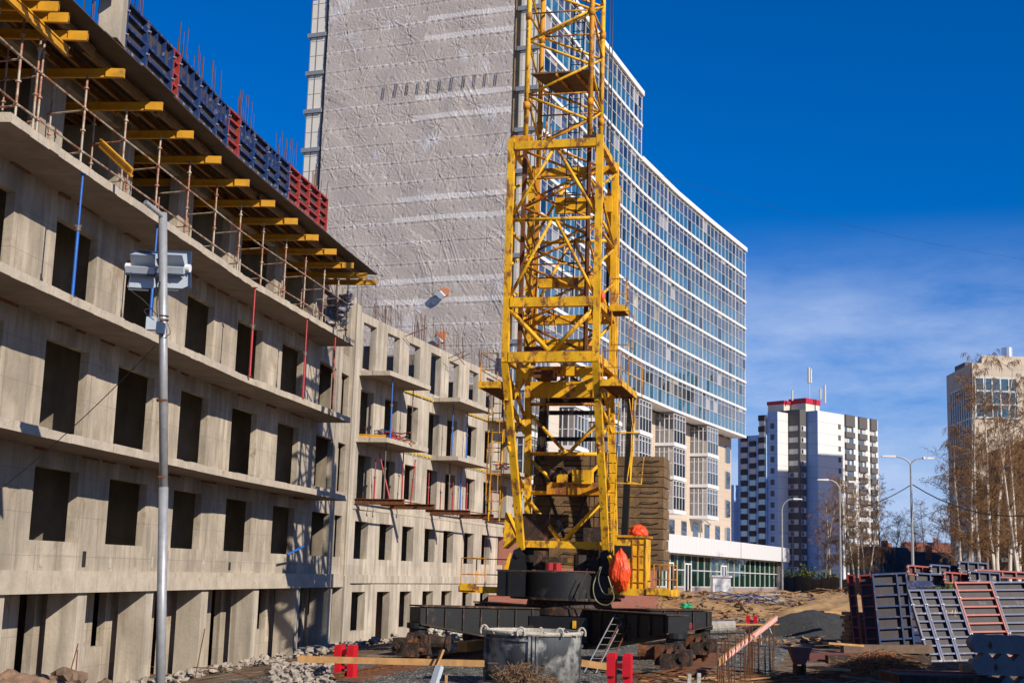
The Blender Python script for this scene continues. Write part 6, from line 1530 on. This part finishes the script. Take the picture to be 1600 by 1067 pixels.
# brush heap at the bottom in front of the tank
c = atY(822,1075,31); mb = MB(); rn = random.Random(5)
for k in range(900):
    a = Vector((rn.gauss(0,.26), rn.gauss(0,.2), rn.uniform(-.2,.45)*max(.2,1-abs(rn.gauss(0,.5))))); d = Vector((rn.uniform(-1,1),rn.uniform(-1,1),rn.uniform(-.4,1))).normalized()*rn.uniform(.05,.16); mb.tube(a-d, a+d, .007, 3, cap=False)
o = mb.build('root_ball', mat('dry_roots',(.22,.13,.07),.95,var=.5,vscale=8)); o.location = (c.x-.15,31,c.z+.12); tag(o, 'dry brown root tangle at the bottom edge in front of the tank', 'root tangle')
o2 = D.objects.new('root_ball', o.data); COL.objects.link(o2); o2.location = (c.x+.45,31.1,c.z+.0); o2.scale = (.8,.8,.6); o2.rotation_euler = (0,0,2); tag(o2, 'smaller dry root tangle right of the larger one before the tank', 'root tangle')
# rusty bar heap
c = atY(1375,1020,38.5); mb = MB(); rn = random.Random(8)
for k in range(1500):
    u, v = rn.gauss(0,.75), rn.gauss(0,.55); z = max(0,.78*math.exp(-(u/1.1)**2-(v/.9)**2)*rn.uniform(.2,1.05)); a = rn.uniform(0,3.14); L_ = rn.uniform(.12,.55); b_ = rn.uniform(-.25,.3)
    p = Vector((u*1.25, v, z)); d = Vector((math.cos(a), math.sin(a), b_))*L_; m_ = p+Vector((rn.gauss(0,.05),rn.gauss(0,.05),rn.uniform(.0,.12)))
    mb.tube(p-d, m_, .009, 3, cap=False); mb.tube(m_, p+d, .009, 3, cap=False)
o = mb.build('rusty_wire_heap', mat('fresh_rust_wire',(.36,.16,.06),.85,var=.5,vscale=5)); o.location = (c.x,38.5,.1); tag(o, 'tangled heap of rusty tie wire and bars before the form panels', 'wire heap', kind='stuff')
mb = MB()
for k in range(1100):
    u, v = rn.uniform(-4.6,5), rn.gauss(0,1.6); a = rn.gauss(0,.5); L_ = rn.uniform(.2,1.1); p = Vector((u,v,rn.random()*.3)); d = Vector((math.cos(a),math.sin(a),rn.uniform(-.12,.12)))*L_
    mb.cur = rn.choice([0,0,0,1,1,1,2]); mb.beam(p-d, p+d, rn.uniform(.015,.10), rn.uniform(.012,.04))
c = atY(1330,1055,34); o = mb.build('scrap_litter', [m_rust, m_oldwood, m_wood]); o.location = (c.x,35,.05); tag(o, 'litter of boards, laths and rusty strips on the shaded ground at the lower right', 'scrap', kind='stuff')
mb = MB()
for k in range(26): mb.beam((k*.10,0,.08+.03*(k%2)),(k*.10+.35,.95,.10),.045,.03)
c = atY(1196,1048,34.5); o = mb.build('strip_stack', m_rust); o.location = (c.x,34.2,.1); tag(o, 'row of rusty flat strips laid side by side right of the upright bars', 'steel strips')
rn2 = random.Random(77); pts = []
for k in range(700):
    px = rn2.uniform(940,1345); Y = rn2.uniform(56,112); p = atY(px, 900, Y); pts.append((p.x,Y,gz(p.x,Y)+rn2.uniform(0,.12), abs(rn2.gauss(.06,.09))+.04))
rocks('sand_clods', 'clods and stones scattered over the yellow sand', pts, mat('sandy_clod', (.30,.19,.10), .95, var=.5, vscale=2, bump=.6))
mb = MB()
for k in range(260):
    px = rn2.uniform(990,1345); Y = rn2.uniform(54,100); p = atY(px, 900, Y); z = gz(p.x,Y)+.15; a = rn2.uniform(-.7,.7); L_ = rn2.uniform(.15,.8); d = Vector((math.cos(a),math.sin(a),rn2.uniform(-.2,.25)))*L_
    mb.cur = rn2.choice([0,0,1,1,2]); c_ = Vector((p.x,Y,z)); mb.beam(c_-d, c_+d, rn2.uniform(.03,.2), .03)
tag(mb.build('sand_litter', [m_oldwood, m_rust, m_wood]), 'scraps of boards and rusty strips strewn over the sand', 'scrap', kind='stuff')
# blue net and pipes on the sand
mb = MB(); c = atY(1172,948,80)
for k in range(70):
    p = Vector((rn.gauss(0,1.4), rn.gauss(0,.6), rn.uniform(0,.5))); d = Vector((rn.uniform(.3,1),rn.uniform(-.3,.3),rn.uniform(-.25,.25)))*rn.uniform(.3,.9); mb.cur = 0 if k % 3 else 1; mb.beam(p-d, p+d, .06, .05)
o = mb.build('scaffold_scrap', [m_blue, m_galv]); o.location = (c.x,80,1.45); tag(o, 'pile of blue steel parts lying on the sand behind the right rail', 'steel parts')
mb = MB(); c = atY(1165,960,66)
for k in range(60):
    p = Vector((rn.gauss(0,1.5), rn.gauss(0,.5), rn.uniform(0,.3))); d = Vector((rn.uniform(.3,1),rn.uniform(-.3,.3),rn.uniform(-.15,.15)))*rn.uniform(.3,.9); mb.cur = 0 if k % 2 else 1; mb.beam(p-d, p+d, .06, .05)
o = mb.build('scaffold_scrap', [m_blue, m_oldwood]); o.location = (c.x+.4,66,.55); tag(o, 'low pile of dark blue parts beside the distant red stop', 'steel parts')
c = atY(1128,966,58); mb = MB(); mb.tube((-.9,0,.35),(.55,-.2,.45),.28,16); o = mb.build('concrete_pipe', m_cement); o.location = (c.x,58,.35); tag(o, 'short grey concrete pipe lying left of the distant red stop', 'pipe')
mb = MB(); mb.tube((.56,-.205,.45),(.57,-.21,.45),.17,14); 
c = atY(1126,934,108); mb = MB(); mb.prism([(-.7,-.6),(.7,-.6),(.7,.6),(-.7,.6)], 0, 2.0); mb.prism([(-.8,-.7),(.8,-.7),(.8,.7),(-.8,.7)], 2.0, 2.15); mb.cur = 1; mb.box(-.5,-.1,-.63,-.6,.4,1.4); o = mb.build('white_container', [m_band, m_lamp]); o.location = (c.x,108,.9); tag(o, 'white bin standing in front of the green shop windows', 'bin')
c = atY(1072,950,70); mb = MB(); mb.blob((0,0,0), .3, 3, 3, .5, .4); o = mb.build('green_tarp', mat('green_plastic',(.02,.30,.12),.5)); o.location = (c.x,70,1.35); tag(o, 'small green plastic cover behind the right arm of the crane base', 'cover')
for (x0,y0,x1,y1,Y,wd,lb) in ((1100,975,1228,975,62,.3,'long board lying across the ground behind the red stop'),(1285,955,1322,957,60,.25,'board lying on the black gravel heap'),(1290,1004,1345,1008,40,.25,'board on the mud beside the red stand'),(1282,1044,1322,1046,36,.3,'pale board at the bottom right of the red stand'),(1005,1006,1050,1001,46,.4,'board under the right arm of the crane base'),(1320,1056,1400,1068,31,.3,'weathered board at the bottom edge'),(1186,1004,1120,1000,50,.3,'weathered board behind the taped barrier')):
    a, b_ = atY(x0,y0,Y), atY(x1,y1,Y+.8); plank(a, b_, wd, .06, lb, m_wood if 'board' in lb[:12] else m_oldwood, grp='boards lying on the site')
# dark beam stack on the mud
c = atY(1262,995,45); t_ = thing('beam_stack', 'dark red and grey steel beams lying on the mud by the form panels', 'steel beams', (c.x,45,.25))
for k, (x0,x1,y_,z_,m_) in enumerate(((0,2.6,0,.12,mat('dark_red_steel',(.12,.03,.025),.7,var=.3)),(.5,3.9,-.5,.08,m_grease),(1.2,4.2,.3,.4,m_oldwood))):
    mb = MB(); mb.beam((x0,y_,z_),(x1,y_+.25,z_+.05),.35,.26); mb.build('beam', m_, t_)

# ================================================================== form panels in the yard
def yard_panel(corner, ex, ez, W, H, col, label, cols=1, ribs=.3, cl_=True, grp='form panels stacked in the yard'):
    ez = ez.normalized(); ex = (ex-ez*ex.dot(ez)).normalized(); ey = ez.cross(ex)
    t_ = D.objects.new('yard_form_panel', None); COL.objects.link(t_); t_.matrix_world = Matrix((ex, ey, ez)).transposed().to_4x4(); t_.matrix_world.translation = corner
    tag(t_, label, 'formwork panel', grp)
    n = max(1, round(H/ribs)); rz_ = [H*k/n for k in range(1, n)]
    panel_parts(t_, W, H, rz_, m_red if col == 'r' else m_blue, tuple((W*k/cols,.07,H-.07) for k in range(1, cols)), None, cl_)
    return t_
# the big sideways leaning set
BLc, TLc = atY(1450,1036,45.5), atY(1416,923,46.6); TRc = atY(1497,911,47.2)
ez = TLc-BLc; ex = TRc-TLc; Hp = ez.length; 
ezn = ez.normalized(); exn = (ex-ezn*ex.dot(ezn)).normalized()
u = 0
for W_, col, lb in ((.52,'b','narrow blue form panel at the left edge of the leaning set'),(.62,'b','second blue form panel of the leaning set'),(.72,'b','third blue form panel of the leaning set, with yellow marks'),(1.45,'r','red form panel in the middle of the leaning set'),(1.35,'b','blue form panel right of the red one, streaked with white'),(1.2,'r','red edged form panel at the right edge of the picture')):
    yard_panel(BLc+exn*u+ezn*(.0 if u < 1.8 else .12), exn, ezn, W_-.015, Hp+(.0 if u < 1.8 else .15), col, lb, 1, .29); u += W_
# yellow scrawl on the third panel
mb = MB(); ey_ = ezn.cross(exn)
for k in range(9):
    a = BLc+exn*(1.2+k*.055)+ezn*(Hp*.66+(.05 if k % 2 else 0))-ey_*.012; mb.beam(a, a+exn*.04+ezn*(.1 if k % 3 else -.08), .02, .012, -ey_)
tag(mb.build('chalk_scrawl', m_yellow), 'yellow scrawl on the third blue form panel', 'marking')
# upright set at the left, seen nearly edge on
for (px, Y, ang, W_, H_, col, lb) in ((1335,51.5,-.35,.30,2.75,'r','leftmost narrow red form panel standing upright'),(1354,51,-.25,.48,2.75,'r','second upright red form panel, sunlit at the top'),(1374,50.6,.0,.95,2.8,'b','upright blue form panel right of the two red ones'),(1396,51.5,.0,.8,2.85,'b','upright blue form panel deep in shade')):
    p = atY(px, 1003, Y); p.z = .35; d = Vector((math.cos(ang), math.sin(ang), 0)); yard_panel(p, d, Vector((-.07,.10,1)), W_, H_, col, lb, 1, .42, False)
# panels lying on edge at the back
for (x0,y0,x1,y1,Y,H_,col,lb,cols) in ((1416,898,1452,896,57,.42,'r','short red form panel on edge at the top of the back row',3),(1452,897,1496,893,57,.42,'b','blue form panel on edge at the top of the back row',3),(1496,893,1541,888,57,.45,'b','second blue form panel on edge at the top of the back row',3),
     (1430,914,1474,910,54,.50,'b','blue form panel on edge in the second back row',2),(1473,911,1512,908,54,.46,'r','red form panel on edge in the second back row',3),(1512,908,1560,903,54,.42,'b','blue form panel behind the leaning red one',3),(1522,901,1606,893,54.5,.30,'r','long red form panel on edge at the upper right',4)):
    a, b_ = atY(x0,y0,Y), atY(x1,y1,Y+.4); d = b_-a; t_ = yard_panel(a, d, Vector((0,0.12,1)), d.length, H_, col, lb, cols, 1., True)
mb = MB(); a = atY(1543,910,56); mb.box(a.x,a.x+.25,a.y,a.y+.6,0.2,a.z+.55); mb.box(a.x-3.2,a.x-2.95,a.y,a.y+.5,.2,a.z+.2); tag(mb.build('support_posts', m_oldwood), 'wooden support frame behind the stacked form panels', 'support')
# dark stack of panels behind the upright set, and timber stack left of it
t_ = thing('panel_stack', 'dark stack of form panels in shade between the upright and leaning sets', 'formwork stack', (0,0,0)); a = atY(1400,905,53.5)
for k in range(9):
    mb = MB(); mb.box(a.x,a.x+1.3,53.0+k*.02,55.2,.3+k*.30,.3+k*.30+.25); mb.build('stacked_panel', m_blue if k % 3 else m_ply, t_)
t_ = thing('timber_stack', 'stack of weathered timbers left of the upright form panels', 'timber stack', (0,0,0)); a = atY(1322,960,56)
for k in range(8):
    mb = MB(); j = random.uniform(-.1,.1); mb.box(a.x+j,a.x+1.2+j,55.2,56.6,.35+k*.16,.35+k*.16+.14); mb.build('timber', m_oldwood, t_)
# ================================================================== toothed concrete beams
m_tooth = mat('blue_grey_concrete', (.20,.20,.21), .85, var=.25, vscale=3, bump=.4, bscale=15, dust=((.30,.27,.24),2.5,.6))
m_hole = mat('rust_stain_hole', (.10,.05,.035), .9)
def toothed(px, py, Y, L_, label, teeth=True, sh=0):
    p = atY(px, py, Y); t_ = thing('toothed_beam', label, 'concrete beam', (p.x, Y, p.z), -.06, 'toothed concrete beams')
    h = .44; mb = MB(); prof = [(.10,0,-h),(0,0,-h*.72),(-.04,0,-h*.45),(.02,0,-h*.2)]
    n = int(L_/.42)
    for k in range(n):
        if teeth: prof += [(.10+k*.42,0,-.10 if k else -.08),(.31+k*.42,0,.12)]
        else: prof += [(.10+k*.42,0,-.02),(.31+k*.42,0,0)]
    prof += [(.1+n*.42,0,-.1),(.1+n*.42,0,-h)]
    mb.extr(list(reversed(prof)), (0,.45,0)); mb.build('toothed_body', m_tooth, t_)
    for k in range(n):
        x = .42+k*.42*2+sh
        if x < L_: mb = MB(); mb.extr([(x-.055,-.006,-.26),(x,-.006,-.36),(x+.055,-.006,-.26),(x,-.006,-.14)], (0,.008,0)); mb.build('tie_hole', m_hole, t_)
toothed(1519,990,33,3.2,'topmost toothed concrete beam at the right edge, smooth side up',False); toothed(1521,1024,33,3.2,'middle toothed concrete beam of the stack at the right edge',True,.1); toothed(1527,1060,33,3.2,'lowest toothed concrete beam at the bottom right corner',True,.0)
t_ = thing('packing_timber', 'timber bearers under the toothed concrete beams', 'timber', (0,0,0))
for dz_, px in ((1016,1560),(1048,1565),(1016,1600),(1048,1600)): 
    p = atY(px, dz_, 33); mb = MB(); mb.box(p.x-.1,p.x+.1,33.05,33.4,p.z-.07,p.z-.0); mb.build('bearer', m_oldwood, t_)
for (px,py,Y,w_,h_,lb) in ((1512,1048,35,.25,.16,'left small wooden block beside the toothed beams'),(1526,1049,35.1,.22,.15,'right small wooden block beside the toothed beams')):
    p = atY(px,py,Y); mb = MB(); mb.box(p.x-w_/2,p.x+w_/2,Y,Y+.3,p.z-.02,p.z+h_); tag(mb.build('wooden_block', m_wood), lb, 'block')
plank(atY(1390,1047,33), atY(1545,1052,33.6), .12, .05, 'thin red edged board at the lower right', m_red)
mb = MB(); p = atY(1405,1052,32.8); mb.box(p.x,p.x+2.4,32.8,34.6,p.z-.55,p.z-.03); tag(mb.build('dark_crate', m_grease), 'dark low steel tray under the red edged board', 'tray')
# unseen block added beyond the right edge to shade the lower right of the yard
sb = thing('shading_block', 'unseen block added beyond the right edge to shade the yard', 'building', (0,0,0))
mb = MB(); mb.prism([(22.0,23.5),(22.0,6.0),(34,6),(34,23.5)], 0, 13.2); mb.build('wall', m_beige, sb)
mb = MB(); mb.prism([(21.8,23.7),(21.8,5.8),(34.2,5.8),(34.2,23.7)], 13.2, 13.5); mb.build('roof', m_roofg, sb)
for k in range(4):
    for j in range(5):
        q = Vector((22.0,23.5,0)).lerp(Vector((22.0,6.0,0)), (j+.5)/5); mb = MB(); mb.box(q.x-.32,q.x+.2,q.y-.8,q.y+.8,1.6+k*2.8,3.2+k*2.8); mb.build('window', g_win, sb)
